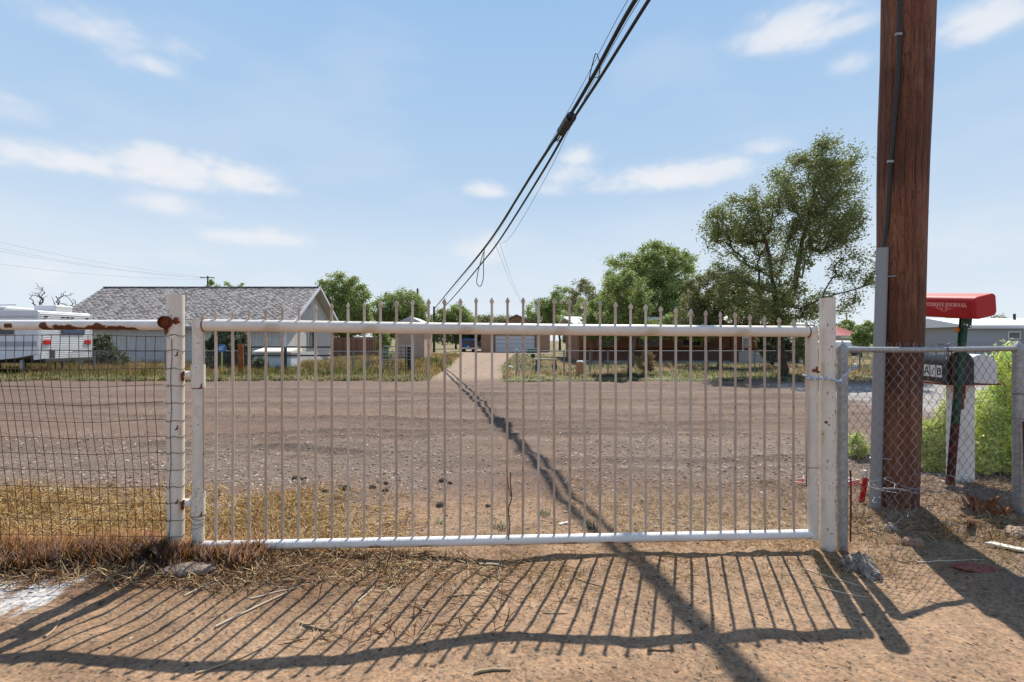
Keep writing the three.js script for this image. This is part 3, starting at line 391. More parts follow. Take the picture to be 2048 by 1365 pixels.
// ------------------------------------------------------------------ the leaning utility pole, its riser pipe and the aerial cables
const poleB = V(3.145, 0, -4.1), poleAx = (h) => V(3.145 - .04 * h, h, -4.1 + .0825 * h);
const rPole = (h) => .149 + .005 * h * (h < 4.5 ? 1 : 4.5 / h);
{
  const woodMap = tex(1024, (u, v) => {
    const g = fbm(u * 60, v * 3, 5, 201, 3), f = fbm(u * 260, v * 14, 3, 203, 14), b = fbm(u * 5, v * 4, 4, 205, 4), cr = sst(.74, .82, noise(u * 110 + 2 * noise(u * 8, v * 8, 209, 8), v * 7, 207, 7)), pit = sst(.7, .85, noise(u * 200, v * 40, 211, 40));
    let c = mix3([.24, .125, .08], [.60, .39, .28], g * .65 + f * .35); c = mix3(c, [.56, .40, .30], .5 * sst(.45, .68, b)); c = mix3(c, [.22, .125, .09], .4 * sst(.5, .75, fbm(u * 8 + 3, v * 3, 4, 213, 3))); return mix3(c, [.10, .055, .04], .5 * Math.max(cr, pit * .6));
  }, [1, 1.6]);
  const woodBump = tex(1024, (u, v) => { const g = fbm(u * 90, v * 5, 4, 201, 5), cr = sst(.70, .76, noise(u * 60 + 2 * noise(u * 8, v * 8, 209, 8), v * 6, 207, 6)), pit = sst(.72, .8, noise(u * 130, v * 60, 211, 60)); return grey(.35 + .5 * g - .5 * Math.max(cr, pit * .7)); }, [1, 1.6], false);
  const p = thing('utility_pole', 'huge brown wooden utility pole leaning beside the chain link fence', 'utility pole', [poleB.x, groundH(poleB.x, 4.1), poleB.z]); const loc = (q) => q.clone().sub(p.position);
  const pts = [], rr = []; for (let i = 0; i <= 40; i++) { const h = -.3 + i / 40 * 8.9; pts.push(loc(poleAx(h)).add(V((noise(h * 1.1, 1, 3) - .5) * .016, 0, 0))); rr.push(rPole(h) + (noise(h * 2, 5, 6) - .5) * .008); }
  const gg = sweep(pts, rr, 40, true, true); { const P = gg.attributes.position, U = gg.attributes.uv, N = gg.attributes.normal; for (let i = 0; i < P.count; i++) { const k = (noise(U.getX(i) * 24, U.getY(i) * .8, 7, 24) - .5) * .012 * (U.getX(i) > 0 && U.getX(i) < 1 ? 1 : 0); P.setXYZ(i, P.getX(i) + N.getX(i) * k, P.getY(i), P.getZ(i) + N.getZ(i) * k); } gg.computeVertexNormals(); }
  part(p, 'shaft', gg, mat('#ffffff', .88, 0, { map: woodMap, bumpMap: woodBump, bumpScale: .012 }));
  part(p, 'step_bolt', sweep([loc(poleAx(2.36)).add(V(.15, 0, .02)), loc(poleAx(2.36)).add(V(.185, 0, .02))], .008, 8), M.galv);
  part(p, 'cross_arm', box(1.9, .11, .09, loc(poleAx(8.1)).x, 8.1, loc(poleAx(8.1)).z + .26, .01), mat([.22, .15, .1], .9));
  part(p, 'cable_clamp', [box(.09, .16, .12, loc(poleAx(7.45)).x + .06, 7.45, loc(poleAx(7.45)).z - .22, .01)], M.zinc);
  // galvanised riser pipe on the left of the pole, with straps
  const edge = (h, az, ex = 0) => poleAx(h).add(V(Math.sin(az) * (rPole(h) + ex), 0, Math.cos(az) * (rPole(h) + ex)));
  const rz = -1.25, o = thing('riser_pipe', 'grey riser pipe strapped to the left side of the utility pole', 'conduit', edge(0, rz, .05).toArray()); const l2 = (q) => q.clone().sub(o.position);
  const cpts = [-.1, .6, 1.3, 2.08].map((h) => l2(edge(h, rz, .045)).add(V(-.016 + .012 * (h - 1), 0, 0)));
  part(o, 'pipe', [sweep(cpts, .04, 20, false), sweep([cpts[3].clone().add(V(0, -.002, 0)), cpts[3]], .037, 20)], mat([.25, .26, .275], .6, .1));
  for (const h of [.42, 1.86]) { const pts = []; for (let i = 0; i <= 12; i++) { const a = rz - 1.15 + i / 12 * 1.55, cx = l2(edge(h, rz, .045)).add(V(-.016 + .012 * (h - 1), 0, 0)); pts.push(i < 9 ? cx.clone().add(V(Math.sin(a * 2.4 + 1.6) * .042, 0, Math.cos(a * 2.4 + 1.6) * .042)) : l2(edge(h, rz + .25 + (i - 9) * .06, .006))); } part(o, 'strap', [loop(pts, .006, 5, false, 24)], M.galv); }
  // the black cable that climbs out of it
  const cb = thing('riser_cable', 'black cable climbing the utility pole out of the riser pipe', 'cable', cpts[3].clone().add(o.position).toArray()); const l3 = (q) => q.clone().sub(cb.position);
  const cp = [[2.0, rz, .055], [2.3, -1.18, .02], [2.65, -1.12, .016], [3.0, -1.0, .014], [3.4, -.9, .014], [3.8, -.9, .016], [4.4, -.95, .016], [5.5, -.6, .016], [7.3, -.5, .016]].map(([h, a, e]) => l3(edge(h, a, e)));
  part(cb, 'sheath', [loop(cp, .0135, 8, false, 90)], M.rubber);
  for (const [h, a] of [[2.72, -1.08], [3.62, -.9], [4.6, -.95]]) part(cb, 'staple', box(.045, .02, .02, l3(edge(h, a, .028)).x, l3(edge(h, a, .028)).y, l3(edge(h, a, .028)).z, .004), M.galv);

  // aerial cables: surveyed along the span from this pole to the far one
  const alongSpan = (x, y) => at(x, y, 4295 / (x - 1024 + 227.6));            // all strands hang in the one upright plane between the poles
  const strand = (list, y0) => [V(2.86, y0, -3.75), V(2.8, y0 - .01, -5.2), ...list.map((q) => alongSpan(...q))];
  const span = strand([[1382, -151], [1271, 0], [1184, 157], [1131, 246], [1070, 340], [995, 460], [966, 500], [905, 574], [868, 619]], 7.6);
  const span2 = strand([[1402, -162], [1298, 0], [1201, 155], [1144, 243], [1094, 330], [995, 487], [966, 524], [913, 588], [874, 630]], 7.3);
  const span3 = strand([[1358, -151], [1256, 0], [1172, 157], [1125, 243], [1068, 343], [992, 470], [962, 508], [906, 579], [869, 625]], 7.75);
  const span4 = strand([[1392, -158], [1280, 0], [1190, 158], [1141, 255], [1100, 340], [1018, 478], [1000, 488]], 7.42);
  const aerial = (name, label, pts, r, m = M.rubber) => { const b = pts[0]; return single(name, [loop(pts.map((q) => q.clone().sub(b)), r, 8, false, 160)], m, label, 'cable', null, b.toArray()); };
  aerial('aerial_cable', 'thickest black overhead cable, upper of the main pair', span, .044);
  aerial('aerial_cable', 'lower and right hand black cable of the main overhead pair', span2, .034);
  aerial('aerial_wire', 'thin support wire just above the main overhead pair', span3, .006);
  aerial('service_wire', 'thin wire leaving the overhead pair lowest on its right', span4, .006);
  for (const [a, lb, d] of [[[[990, 488], [1003, 520], [1022, 568], [1046, 613]], 'left strand of the thin drop wires reaching down to the garage', 0], [[[1000, 488], [1011, 524], [1028, 570], [1048, 614]], 'right strand of the thin drop wires reaching down to the garage', .3]]) { const pts = a.map(([x, y], i) => at(x, y, [24.4, 33, 45, 60][i] + d)), b = pts[0]; single('drop_wire', [loop(pts.map((q) => q.clone().sub(b)), .008, 5, false, 30)], M.rubber, lb, 'wire', null, b.toArray()); }
  // splice case with straps, and two loops of slack
  const a0 = alongSpan(1121, 264), a1 = alongSpan(1145, 228), mid = a0.clone().add(a1).multiplyScalar(.5), sp = thing('splice_case', 'black splice case lashed to the overhead cables', 'splice case', mid.toArray()); const d = a1.clone().sub(a0).normalize(); const s = (t, r) => d.clone().multiplyScalar(t).add(V(0, -.04, r || 0));
  const hl = a0.distanceTo(a1) / 2;
  part(sp, 'case', [sweep([s(-hl), s(-hl * .8), s(hl * .8), s(hl)], [.07, .125, .125, .06], 14)], mat([.02, .02, .022], .45));
  for (const t of [-.72, -.2, .35, .8]) part(sp, 'strap', [sweep([s(hl * t - .02), s(hl * t + .02)], .132, 14, false)], mat([.06, .06, .065], .5));
  part(sp, 'cable_tail', [loop([s(-hl * 2.3).add(V(.02, .04, 0)), s(-hl * 1.6).add(V(.06, .02, 0)), s(-hl)], .018, 6), loop([s(-hl * 2.0).add(V(.06, -.01, 0)), s(-hl * 1.4).add(V(.09, -.03, 0)), s(-hl * .9)], .014, 6), loop([s(hl * .9), s(hl * 1.4).add(V(-.02, .05, 0)), s(hl * 1.8).add(V(0, .05, 0))], .016, 6)], M.rubber);
  const slack = (name, label, list, r) => { const b = list[0]; single(name, [loop(list.map((q) => q.clone().sub(b)), r, 6, false, 60)], M.rubber, label, 'cable loop', null, b.toArray()); };
  slack('slack_loop', 'long black loop of slack hanging from the lower cables', [at(969, 496, 25.4), at(967, 525, 25.4), at(966, 560, 25.4), at(960, 574, 25.4), at(954, 568, 25.4), at(955, 550, 25.4), at(962, 522, 25.4), at(967, 505, 25.4)], .022);
  slack('slack_loop', 'kinked wire loop high on the overhead cables', [at(1178, 160, 11.1), at(1186, 125, 10.95), at(1192, 107, 10.85), at(1197, 117, 10.8), at(1200, 140, 10.85), at(1196, 155, 10.95), at(1186, 155, 11.05), at(1178, 163, 11.15)], .011);
}
// far poles and their lines
function farPole(px, yTop, Z, label, arm) { const b = at(px, 683, Z), o = thing('far_utility_pole', label, 'utility pole', [b.x, groundH(b.x, Z), b.z], 'distant utility poles'); const h = at(px, yTop, Z).y; part(o, 'shaft', sweep([V(0, -.3, 0), V(0, h, 0)], [.16, .12], 10), mat([.055, .045, .04], .9)); if (arm) part(o, 'cross_arm', box(2.2, .12, .1, 0, h - .25, .14), mat([.09, .07, .06], .9)); return o; }
farPole(835, 578, 62, 'dark distant pole rising behind the tree beside the driveway', false);
farPole(415, 553, 78, 'distant pole with cross arm peeking over the grey shingled roof', true);
farPole(1694, 622, 120, 'slim distant pole right of the big elm', true);
farPole(868, 614, 60.2, 'short far pole where the overhead cables end', false);
[[483, 0], [497, -.6], [504, .7], [540, .2]].forEach(([y, dx], i) => { const a = at(-260, y - 60 + i * 4, 46), e = at(415, 556 + i * 1.5, 78).add(V(dx * 1.4, 0, .1)), pts = []; for (let k = 0; k <= 14; k++) { const t = k / 14, q = a.clone().lerp(e, t); q.y -= 1.6 * Math.sin(Math.PI * t) * .5; pts.push(q.sub(a)); } single('far_power_line', [sweep(pts, .011, 4, false)], mat([.3, .31, .33], .7), ['topmost thin power line in the sky above the shingled house', 'second thin power line above the shingled house', 'third thin power line above the shingled house', 'lowest thin power line just above the trailer'][i], 'power line', null, a.toArray()); });
// ------------------------------------------------------------------ right: newspaper tube on its channel post, mailboxes, stakes, debris
{
  const Z = 4.5, bx0 = .881 * Z, topP = at(1933, 634, 4.45), p = thing('newspaper_box', 'red newspaper tube on a leaning green channel post', 'newspaper box', [bx0, groundH(bx0, Z), -Z]); const loc = (q) => q.clone().sub(p.position);
  // perforated channel post, green above and rusted red below
  const tp = loc(topP), lean = new THREE.Quaternion().setFromUnitVectors(V(0, 1, 0), tp.clone().normalize()), len = tp.length() + .1;
  const channel = (y0, y1) => { const s = new THREE.Shape(); s.moveTo(-.017, y0); s.lineTo(.017, y0); s.lineTo(.017, y1); s.lineTo(-.017, y1); s.closePath(); for (let y = Math.ceil(y0 / .0635 + .2) * .0635; y < y1 - .012; y += .0635) { const h = new THREE.Path(); h.absarc(0, y, .0058, 0, 6.283, true); s.holes.push(h); } const g = new THREE.ExtrudeGeometry(s, { depth: .004, bevelEnabled: false, curveSegments: 8 }); const l = [metric(g)]; for (const k of [-1, 1]) l.push(bx(k > 0 ? .0165 : -.0205, k > 0 ? .0205 : -.0165, y0, y1, -.024, .0035), bx(k > 0 ? .0165 : -.036, k > 0 ? .036 : -.0165, y0, y1, -.028, -.0245)); const m = merge(l); m.applyQuaternion(lean); return m; };
  const green = mat('#ffffff', .6, .1, { map: tex(256, (u, v) => mix3(mix3([.03, .20, .14], [.07, .30, .22], fbm(u * 6, v * 6, 4, 301, 6)), [.25, .12, .07], .8 * sst(.66, .74, fbm(u * 14, v * 10, 4, 303, 10))), .3) });
  const rusty = mat('#ffffff', .8, .1, { map: tex(256, (u, v) => mix3(mix3([.24, .09, .06], [.42, .14, .10], fbm(u * 6, v * 6, 4, 305, 6)), [.10, .20, .15], .5 * sst(.62, .7, fbm(u * 10, v * 6, 4, 307, 6))), .3) });
  part(p, 'channel_post', channel(.56, len), green); part(p, 'rusted_foot', channel(-.2, .56), rusty).userData.label = 'rust red lower half of the post';
  { const g = merge([bx(-.046, .046, len - .20, len - .02, .006, .011), bx(-.05, -.03, len - .2, len - .1, .012, .02)]); g.applyQuaternion(lean); part(p, 'bracket', g, green); for (const [x, y] of [[-.03, -.06], [.03, -.05], [-.03, -.17], [.0, -.175], [.032, -.185]]) { const b = sweep([V(x, len + y, .01), V(x, len + y, .018)], .009, 8); b.applyQuaternion(lean); part(p, 'bolt', b, mat([.75, .75, .75], .4, .3)); } }
  part(p, 'reflector', (() => { const g = new THREE.SphereGeometry(.029, 14, 10); g.scale(1, .85, .3); const q = loc(at(1913, 660, 4.49)); g.rotateZ(-.3); g.translate(q.x, q.y, q.z + .01); return g; })(), mat([.55, .17, .02], .3));
  part(p, 'reflector_arm', sweep([loc(at(1913, 660, 4.5)), loc(at(1934, 657, 4.5))], .004, 6), M.zinc);
  // the tube
  const W = .66, H = .172, D = .2, rc = .03, s = new THREE.Shape(); s.moveTo(-D / 2 + rc, -H / 2); s.lineTo(D / 2 - rc, -H / 2); s.absarc(D / 2 - rc, -H / 2 + rc, rc, -Math.PI / 2, 0); s.lineTo(D / 2, H / 2 - rc); s.absarc(D / 2 - rc, H / 2 - rc, rc, 0, Math.PI / 2); s.lineTo(-D / 2 + rc, H / 2); s.absarc(-D / 2 + rc, H / 2 - rc, rc, Math.PI / 2, Math.PI); s.lineTo(-D / 2, -H / 2 + rc); s.absarc(-D / 2 + rc, -H / 2 + rc, rc, Math.PI, Math.PI * 1.5);
  const tubeG = metric(new THREE.ExtrudeGeometry(s, { depth: W, bevelEnabled: true, bevelSize: .012, bevelThickness: .012, bevelSegments: 2, curveSegments: 6 })); tubeG.translate(0, 0, -W / 2); tubeG.rotateY(Math.PI / 2);
  const red = mat([.42, .006, .008], .6);
  const tube = part(p, 'tube', tubeG, red); tube.position.set(3.985 - p.position.x, 1.69 - p.position.y, -.1); tube.rotation.order = 'YXZ'; tube.rotation.set(.21, -1.4, -.1);
  const cv = document.createElement('canvas'); cv.width = 1024; cv.height = 256; const c = cv.getContext('2d'); c.fillStyle = '#a90a0d'; c.fillRect(0, 0, 1024, 256); c.fillStyle = 'rgba(240,196,186,0.95)'; c.font = 'bold 92px serif'; c.fillText('ALBUQUERQUE JOURNAL', 40, 100, 940);
  c.fillStyle = 'rgba(230,170,160,0.7)'; c.strokeStyle = 'rgba(230,170,160,0.7)'; for (const k of [-1, 1]) for (let i = 0; i < 7; i++) { c.beginPath(); c.moveTo(600 + k * 26, 128 + i * 8); c.lineTo(600 + k * (250 - i * 30), 122 + i * 5); c.lineTo(600 + k * 30, 134 + i * 8); c.fill(); } c.lineWidth = 6; c.beginPath(); c.ellipse(600, 156, 34, 26, 0, 0, 6.3); c.stroke(); c.beginPath(); c.moveTo(540, 180); c.quadraticCurveTo(600, 214, 660, 180); c.stroke();
  const ct = new THREE.CanvasTexture(cv); ct.colorSpace = THREE.SRGBColorSpace; ct.magFilter = THREE.LinearFilter;
  const dec = part(tube, 'lettering', new THREE.PlaneGeometry(W * .8, H * .74), mat('#ffffff', .6, 0, { map: ct })); dec.position.set(.035, .0, D / 2 + .0145);
}
function mailboxGeo(w, h, len) { const s = new THREE.Shape(), r = w / 2; s.moveTo(-r, 0); s.lineTo(r, 0); s.lineTo(r, h - r); s.absarc(0, h - r, r, 0, Math.PI); s.lineTo(-r, 0); const g = metric(new THREE.ExtrudeGeometry(s, { depth: len, bevelEnabled: true, bevelSize: .004, bevelThickness: .004, bevelSegments: 1, curveSegments: 14 })); g.translate(0, 0, -len); return g; }
{
  const Z = 4.72, c = at(1917, 683, Z), y0 = groundH(c.x, Z);
  const post = thing('mailbox_post', 'thick white mailbox post with a rust stained top', 'post', [c.x + .02, y0, c.z]);
  part(post, 'column', bx(-.075, .075, -.15, .93, -.075, .075, .012), mat('#ffffff', .6, 0, { color: lin(.85, .85, .84), map: chipped(311, .08, [.93, .92, .9], .6) }));
  part(post, 'rust_stain', [bx(-.0785, -.02, .80, .925, .0755, .079), bx(-.07, -.035, .70, .80, .0755, .0785)], M.rust);
  part(post, 'shelf', bx(-.26, .26, .93, .95, -.3, .13, .004), M.rust);
  const bm = mat('#ffffff', .35, .1, { map: tex(256, (u, v) => mix3(grey(.06 + .03 * fbm(u * 8, v * 8, 3, 313, 8)), [.62, .62, .6], .8 * sst(.77, .82, noise(u * 30, v * 30, 315, 30) * .6 + .4 * fbm(u * 5, v * 5, 3, 317, 5))), .4) });
  const b = thing('mailbox', 'black arched mailbox lettered A and B', 'mailbox', [4.08, y0 + .952, -4.56]); b.rotation.y = -.2;
  part(b, 'body', mailboxGeo(.2, .285, .5), bm); part(b, 'door', mailboxGeo(.207, .289, .018).translate(0, -.002, .018), mat([.015, .015, .015], .4)); part(b, 'latch', bx(-.02, .02, .262, .284, .02, .032), M.zinc);
  const lab = (ch, z, w) => { const cv = document.createElement('canvas'); cv.width = 96; cv.height = 160; const k = cv.getContext('2d'); k.fillStyle = '#d9d4cc'; k.fillRect(0, 0, 96, 160); k.fillStyle = '#111111'; k.font = 'bold 140px sans-serif'; k.textAlign = 'center'; k.fillText(ch, 48, 130); const t = new THREE.CanvasTexture(cv); t.colorSpace = THREE.SRGBColorSpace; t.magFilter = THREE.LinearFilter; const m = part(b, 'letter', new THREE.PlaneGeometry(w, .112), mat('#ffffff', .5, 0, { map: t })); m.rotation.y = -Math.PI / 2; m.position.set(-.1055, .1, z); return m; };
  lab('A', -.285, .09); lab('/', -.19, .07); lab('B', -.1, .09);
  const w = thing('mailbox', 'white arched mailbox behind the black one', 'mailbox', [4.325, y0 + .952, -4.6]); w.rotation.y = -.42;
  const wm = mat([.76, .76, .76], .45); part(w, 'body', mailboxGeo(.19, .255, .46), wm); part(w, 'door', mailboxGeo(.197, .259, .016).translate(0, -.002, .016), wm);
}
// red marker stake and coil of red wire by the pole foot
{
  const p = onG(1722, 1008), o = thing('marker_stake', 'flat bright red marker stake leaning at the pole foot', 'stake', [p.x, p.y, p.z]); const g = prism([[-.022, -.08], [.006, -.11], [.024, -.07], [.03, .2], [.004, .235], [-.006, .2]], .008, .002); g.rotateZ(-.12); part(o, 'blade', g, mat([.52, .012, .012], .35)); part(o, 'stub', (() => { const q = sweep([V(.03, .21, .004), V(.034, .27, .004)], .016, 10); return q; })(), mat([.6, .6, .58], .6));
  const c = onG(1650, 970); const list = []; const R = rng(71); for (let k = 0; k < 9; k++) { const rx = .13 + R() * .2, rz = .07 + R() * .13, ox = (R() - .5) * .12, oz = (R() - .5) * .06, ph = R() * 6, pts = []; for (let i = 0; i < 14; i++) { const a = ph + i / 14 * 6.283, x = ox + Math.cos(a) * rx + (R() - .5) * .02, z = oz + Math.sin(a) * rz; pts.push(V(x, groundH(c.x + x, -c.z - z) - c.y + .008 + k * .004 + R() * .004, z)); } list.push(loop(pts, .0042, 5, true, 44)); }
  const o2 = thing('wire_coil', 'loose coil of red and white wire lying behind the latch post', 'wire coil', [c.x, c.y, c.z]); part(o2, 'red_strand', list.slice(0, 6), mat([.42, .05, .045], .45)); part(o2, 'white_strand', list.slice(6), mat([.62, .5, .46], .5));
}
// rough lumps and flat stones
function lump(seed, w, h, d, rough, detail = 3) { const g = new THREE.IcosahedronGeometry(1, detail); const p = g.attributes.position; for (let i = 0; i < p.count; i++) { const x = p.getX(i), y = p.getY(i), z = p.getZ(i); const n = 1 + rough * (fbm(x * 1.6 + seed, y * 1.6 + z * 2.1, 4, seed) - .5) * 2; p.setXYZ(i, x * n * w / 2, Math.max(y * n, -.5) * h / 1.5, z * n * d / 2); } g.computeVertexNormals(); return metric(g); }
const rockTex = (a, b, s) => mat('#ffffff', .95, 0, { map: tex(256, (u, v) => mix3(mix3(a, b, fbm(u * 10, v * 10, 4, s, 10)), [.25, .2, .16], .6 * sst(.6, .75, noise(u * 30, v * 30, s + 3, 30))), .3), bumpMap: tex(256, (u, v) => grey(fbm(u * 16, v * 16, 4, s, 16)), .3, false), bumpScale: .01 });
const rockAt = (px, py, g, m, name, label, cat, yaw = 0, dy = 0) => { const p = onG(px, py); const o = single(name, g, m, label, cat, null, [p.x, p.y + dy, p.z]); o.rotation.y = yaw; return o; };
rockAt(1716, 1128, lump(401, .2, .13, .16, .6, 5), rockTex([.34, .29, .25], [.72, .68, .63], 403), 'rubble_lump', 'knobbly grey and white rubble lump at the fence post foot', 'rubble', .4);
rockAt(1744, 1146, lump(411, .12, .1, .12, .6), rockTex([.35, .31, .28], [.7, .67, .64], 413), 'rubble_lump', 'small grey crumb of rubble next to the larger lump', 'rubble', .4);
rockAt(1826, 1092, lump(421, .13, .08, .09, .25), rockTex([.50, .38, .32], [.68, .56, .48], 423), 'stone', 'pale pinkish stone in the shadow of the utility pole', 'stone', -.5);
rockAt(1783, 1062, lump(425, .09, .09, .07, .5), rockTex([.46, .41, .37], [.66, .6, .55], 426), 'stone', 'small beige stone beneath the frayed chain link', 'stone', .5);
rockAt(2036, 1080, lump(431, .2, .11, .15, .25), rockTex([.52, .43, .36], [.7, .6, .52], 433), 'stone', 'large tan stone at the right edge by the fence', 'stone', .2);
rockAt(1962, 1146, lump(441, .27, .018, .13, .2), rockTex([.46, .22, .18], [.6, .33, .28], 443), 'flagstone', 'thin flat red stone lying in the pole shadow', 'stone', -.25);
rockAt(376, 1160, lump(451, .3, .05, .13, .12), rockTex([.42, .37, .33], [.56, .5, .45], 453), 'concrete_slab', 'flat grey slab half buried at the left gate post', 'slab', .05, .022);
rockAt(60, 1095, lump(455, .1, .05, .07, .5), rockTex([.4, .32, .27], [.75, .68, .62], 456), 'stone', 'dark and white stone lying in the straw behind the netting', 'stone');
rockAt(196, 1148, lump(457, .05, .04, .04, .5), rockTex([.7, .68, .68], [.9, .88, .88], 458), 'paper_scrap', 'crumpled white scrap in the litter below the netting', 'litter');
// broken plank, leaf and splintered stump
{ const p = onG(2030, 1108), g = prism([[-.14, -.012], [.12, -.022], [.15, .01], [-.1, .02]], .008, .002); g.rotateX(-1.4); const o = single('wood_splinter', g, mat([.66, .58, .46], .85), 'bleached wood splinter at the lower right edge', 'wood', null, [p.x, p.y + .015, p.z]); o.rotation.y = -.75; }
{
  const p = onG(1972, 1040), o = thing('broken_stump', 'splintered orange brown stump at the fence foot', 'stump', [p.x, p.y, p.z]), R = rng(81), m = rockTex([.36, .18, .09], [.70, .46, .28], 463), slab = [];
  for (let i = 0; i < 22; i++) { const h = .07 + R() * R() * .2, w = .008 + R() * .02; const g = prism([[-w, -.04], [w, -.05], [w * .7, h * .7], [w * .1, h], [-w * .8, h * .6]], .005 + R() * .012, .0015); g.rotateX(-.3 + R() * .5); g.rotateZ((R() - .5) * 1.7); g.rotateY(R() * 6.3); g.translate((R() - .5) * .2, 0, (R() - .5) * .14); slab.push(g); }
  for (const s of slab) part(o, 'splinter', s, m);
  const l = thing('bark_piece', 'curled strip of orange bark beside the stump', 'bark', onG(1935, 1062).toArray()); part(l, 'strip', (() => { const g = new THREE.CylinderGeometry(.045, .03, .2, 12, 3, true, 0, 2.2); g.rotateZ(1.35); g.rotateY(.6); g.translate(0, .03, 0); return g; })(), mat('#ffffff', .9, 0, { map: m.map, side: THREE.DoubleSide }));
  const sv = onG(1868, 1090); void sv;
}
{ const p = at(2047, 683, 3.78), y = groundH(p.x, 3.78), o = single('wooden_stake', [bx(-.022, .022, -.1, .72, -.016, .016, .003)], mat('#ffffff', .9, 0, { map: tex(256, (u, v) => mix3([.26, .13, .08], [.48, .28, .19], fbm(u * 40, v * 4, 4, 471, 4)), .3) }), 'brown wooden stake against the right hand fence post', 'stake', null, [p.x + .02, y, p.z + .03]); o.rotation.z = .03; }
// ------------------------------------------------------------------ trees and shrubs: woody skeletons that grow towards points in the crown, then leaves
const leafMat = new THREE.MeshPhysicalMaterial({ vertexColors: true, roughness: .75, transmission: .5, thickness: 0, side: THREE.DoubleSide });
const bark = (c) => mat('#ffffff', .95, 0, { map: tex(256, (u, v) => grey(.55 + .45 * fbm(u * 20, v * 6, 4, 501, 6)), .4), color: lin(...c) });
const barkDark = bark([.085, .062, .045]), barkGrey = bark([.22, .19, .16]), barkBrown = bark([.14, .09, .06]);
function grow(o, { R, trunk, limbs = [], blobs, targets, step = .35, rTip = .008, rTrunk = .2, power = .5, leaves = 30, leafSize = .07, clump = .28, cols, bare = 0, barkM = barkDark, sag = 0, aspect = .55, shell = .5 }) {
  const nodes = []; const add = (p, parent) => { nodes.push({ p, parent, n: 0, d: parent < 0 ? 0 : nodes[parent].d + p.distanceTo(nodes[parent].p) }); return nodes.length - 1; };
  const addPath = (pts, parent, st = step) => { let last = parent; for (let i = 1; i < pts.length; i++) { const a = pts[i - 1], b = pts[i], k = Math.max(1, Math.round(a.distanceTo(b) / st)); for (let j = 1; j <= k; j++) { const q = a.clone().lerp(b, j / k); if (j < k || i < pts.length - 1) q.add(V((R() - .5) * st * .16, (R() - .5) * st * .1, (R() - .5) * st * .16)); last = add(q, last); } } return last; };
  const tp = trunk.map((q) => V(...q)); const root = add(tp[0], -1); addPath(tp, root); const base = nodes.length;
  for (const l of limbs) { const pts = l.map((q) => V(...q)); let best = 0, bd = 1e9; nodes.forEach((n, i) => { const d = n.p.distanceTo(pts[0]); if (d < bd) { bd = d; best = i; } }); addPath([nodes[best].p, ...pts], best); }
  const tw = blobs.reduce((s, b) => s + (b[6] ?? 1) * b[3] * b[4] * b[5], 0), pts = [];
  for (const b of blobs) { const n = Math.round(targets * (b[6] ?? 1) * b[3] * b[4] * b[5] / tw); for (let i = 0; i < n; i++) { const v = V(R() * 2 - 1, R() * 2 - 1, R() * 2 - 1); if (v.lengthSq() > 1) { i--; continue; } v.setLength(Math.pow(v.length(), shell)); const wob = .8 + .45 * noise(v.x * 2.5 + b[0] + 30, v.y * 2.5 + v.z * 2 + b[1], 3); pts.push(V(b[0] + v.x * b[3] * wob, b[1] + v.y * b[4] * wob, b[2] + v.z * b[5] * wob)); } }
  const fork = tp[tp.length - 1]; pts.sort((a, b) => a.distanceToSquared(fork) - b.distanceToSquared(fork)); const first = Math.max(0, base - 3), tips = [];
  for (const t of pts) { let best = first, bd = 1e9; for (let i = first; i < nodes.length; i++) { const q = nodes[i].p, dx = q.x - t.x, dy = q.y - t.y, dz = q.z - t.z; let d = Math.sqrt(dx * dx + dy * dy + dz * dz) + nodes[i].d * .12; if (dy > 0) d += dy * .6; if (d < bd) { bd = d; best = i; } } const a = nodes[best].p, m = a.clone().lerp(t, .5); m.y += a.distanceTo(t) * (.1 - sag); tips.push(addPath([a, m, t], best)); }
  for (const t of tips) for (let k = t; k >= 0; k = nodes[k].parent) nodes[k].n++;
  const rad = (n) => Math.min(rTrunk, rTip * Math.pow(n.n + .6, power)); const wood = [], pos = [], nor = [], uv = [];
  const ring = (a, b, ra, rb, sides) => { const d = b.clone().sub(a).normalize(), u = Math.abs(d.y) > .9 ? V(1, 0, 0) : V(0, 1, 0), s = d.clone().cross(u).normalize(), w = s.clone().cross(d); for (let k = 0; k < sides; k++) { const q = []; for (const kk of [k, k + 1]) { const an = kk / sides * 6.2832, nx = s.clone().multiplyScalar(Math.cos(an)).add(w.clone().multiplyScalar(Math.sin(an))); q.push([a.clone().addScaledVector(nx, ra), nx, kk / sides * ra * 6, 0], [b.clone().addScaledVector(nx, rb), nx, kk / sides * ra * 6, a.distanceTo(b)]); } for (const i of [0, 1, 2, 2, 1, 3]) { pos.push(q[i][0].x, q[i][0].y, q[i][0].z); nor.push(q[i][1].x, q[i][1].y, q[i][1].z); uv.push(q[i][2], q[i][3] + a.y); } } };
  nodes.forEach((n, i) => { if (n.parent < 0) return; const p = nodes[n.parent]; let ra = rad(p), rb = rad(n); if (i < base) { ra = rTrunk * (1.12 - .3 * p.d / Math.max(.1, nodes[base - 1].d)) * (p.d < .3 ? 1.25 : 1); rb = rTrunk * (1.12 - .3 * n.d / Math.max(.1, nodes[base - 1].d)); } else ra = Math.min(ra, rb * 1.5 + .004); ring(p.p, n.p, ra, rb, ra > .05 ? 9 : ra > .015 ? 5 : 3); });
  const g = new THREE.BufferGeometry(); g.setAttribute('position', new THREE.Float32BufferAttribute(pos, 3)); g.setAttribute('normal', new THREE.Float32BufferAttribute(nor, 3)); g.setAttribute('uv', new THREE.Float32BufferAttribute(uv, 2)); part(o, 'trunk', g, barkM);
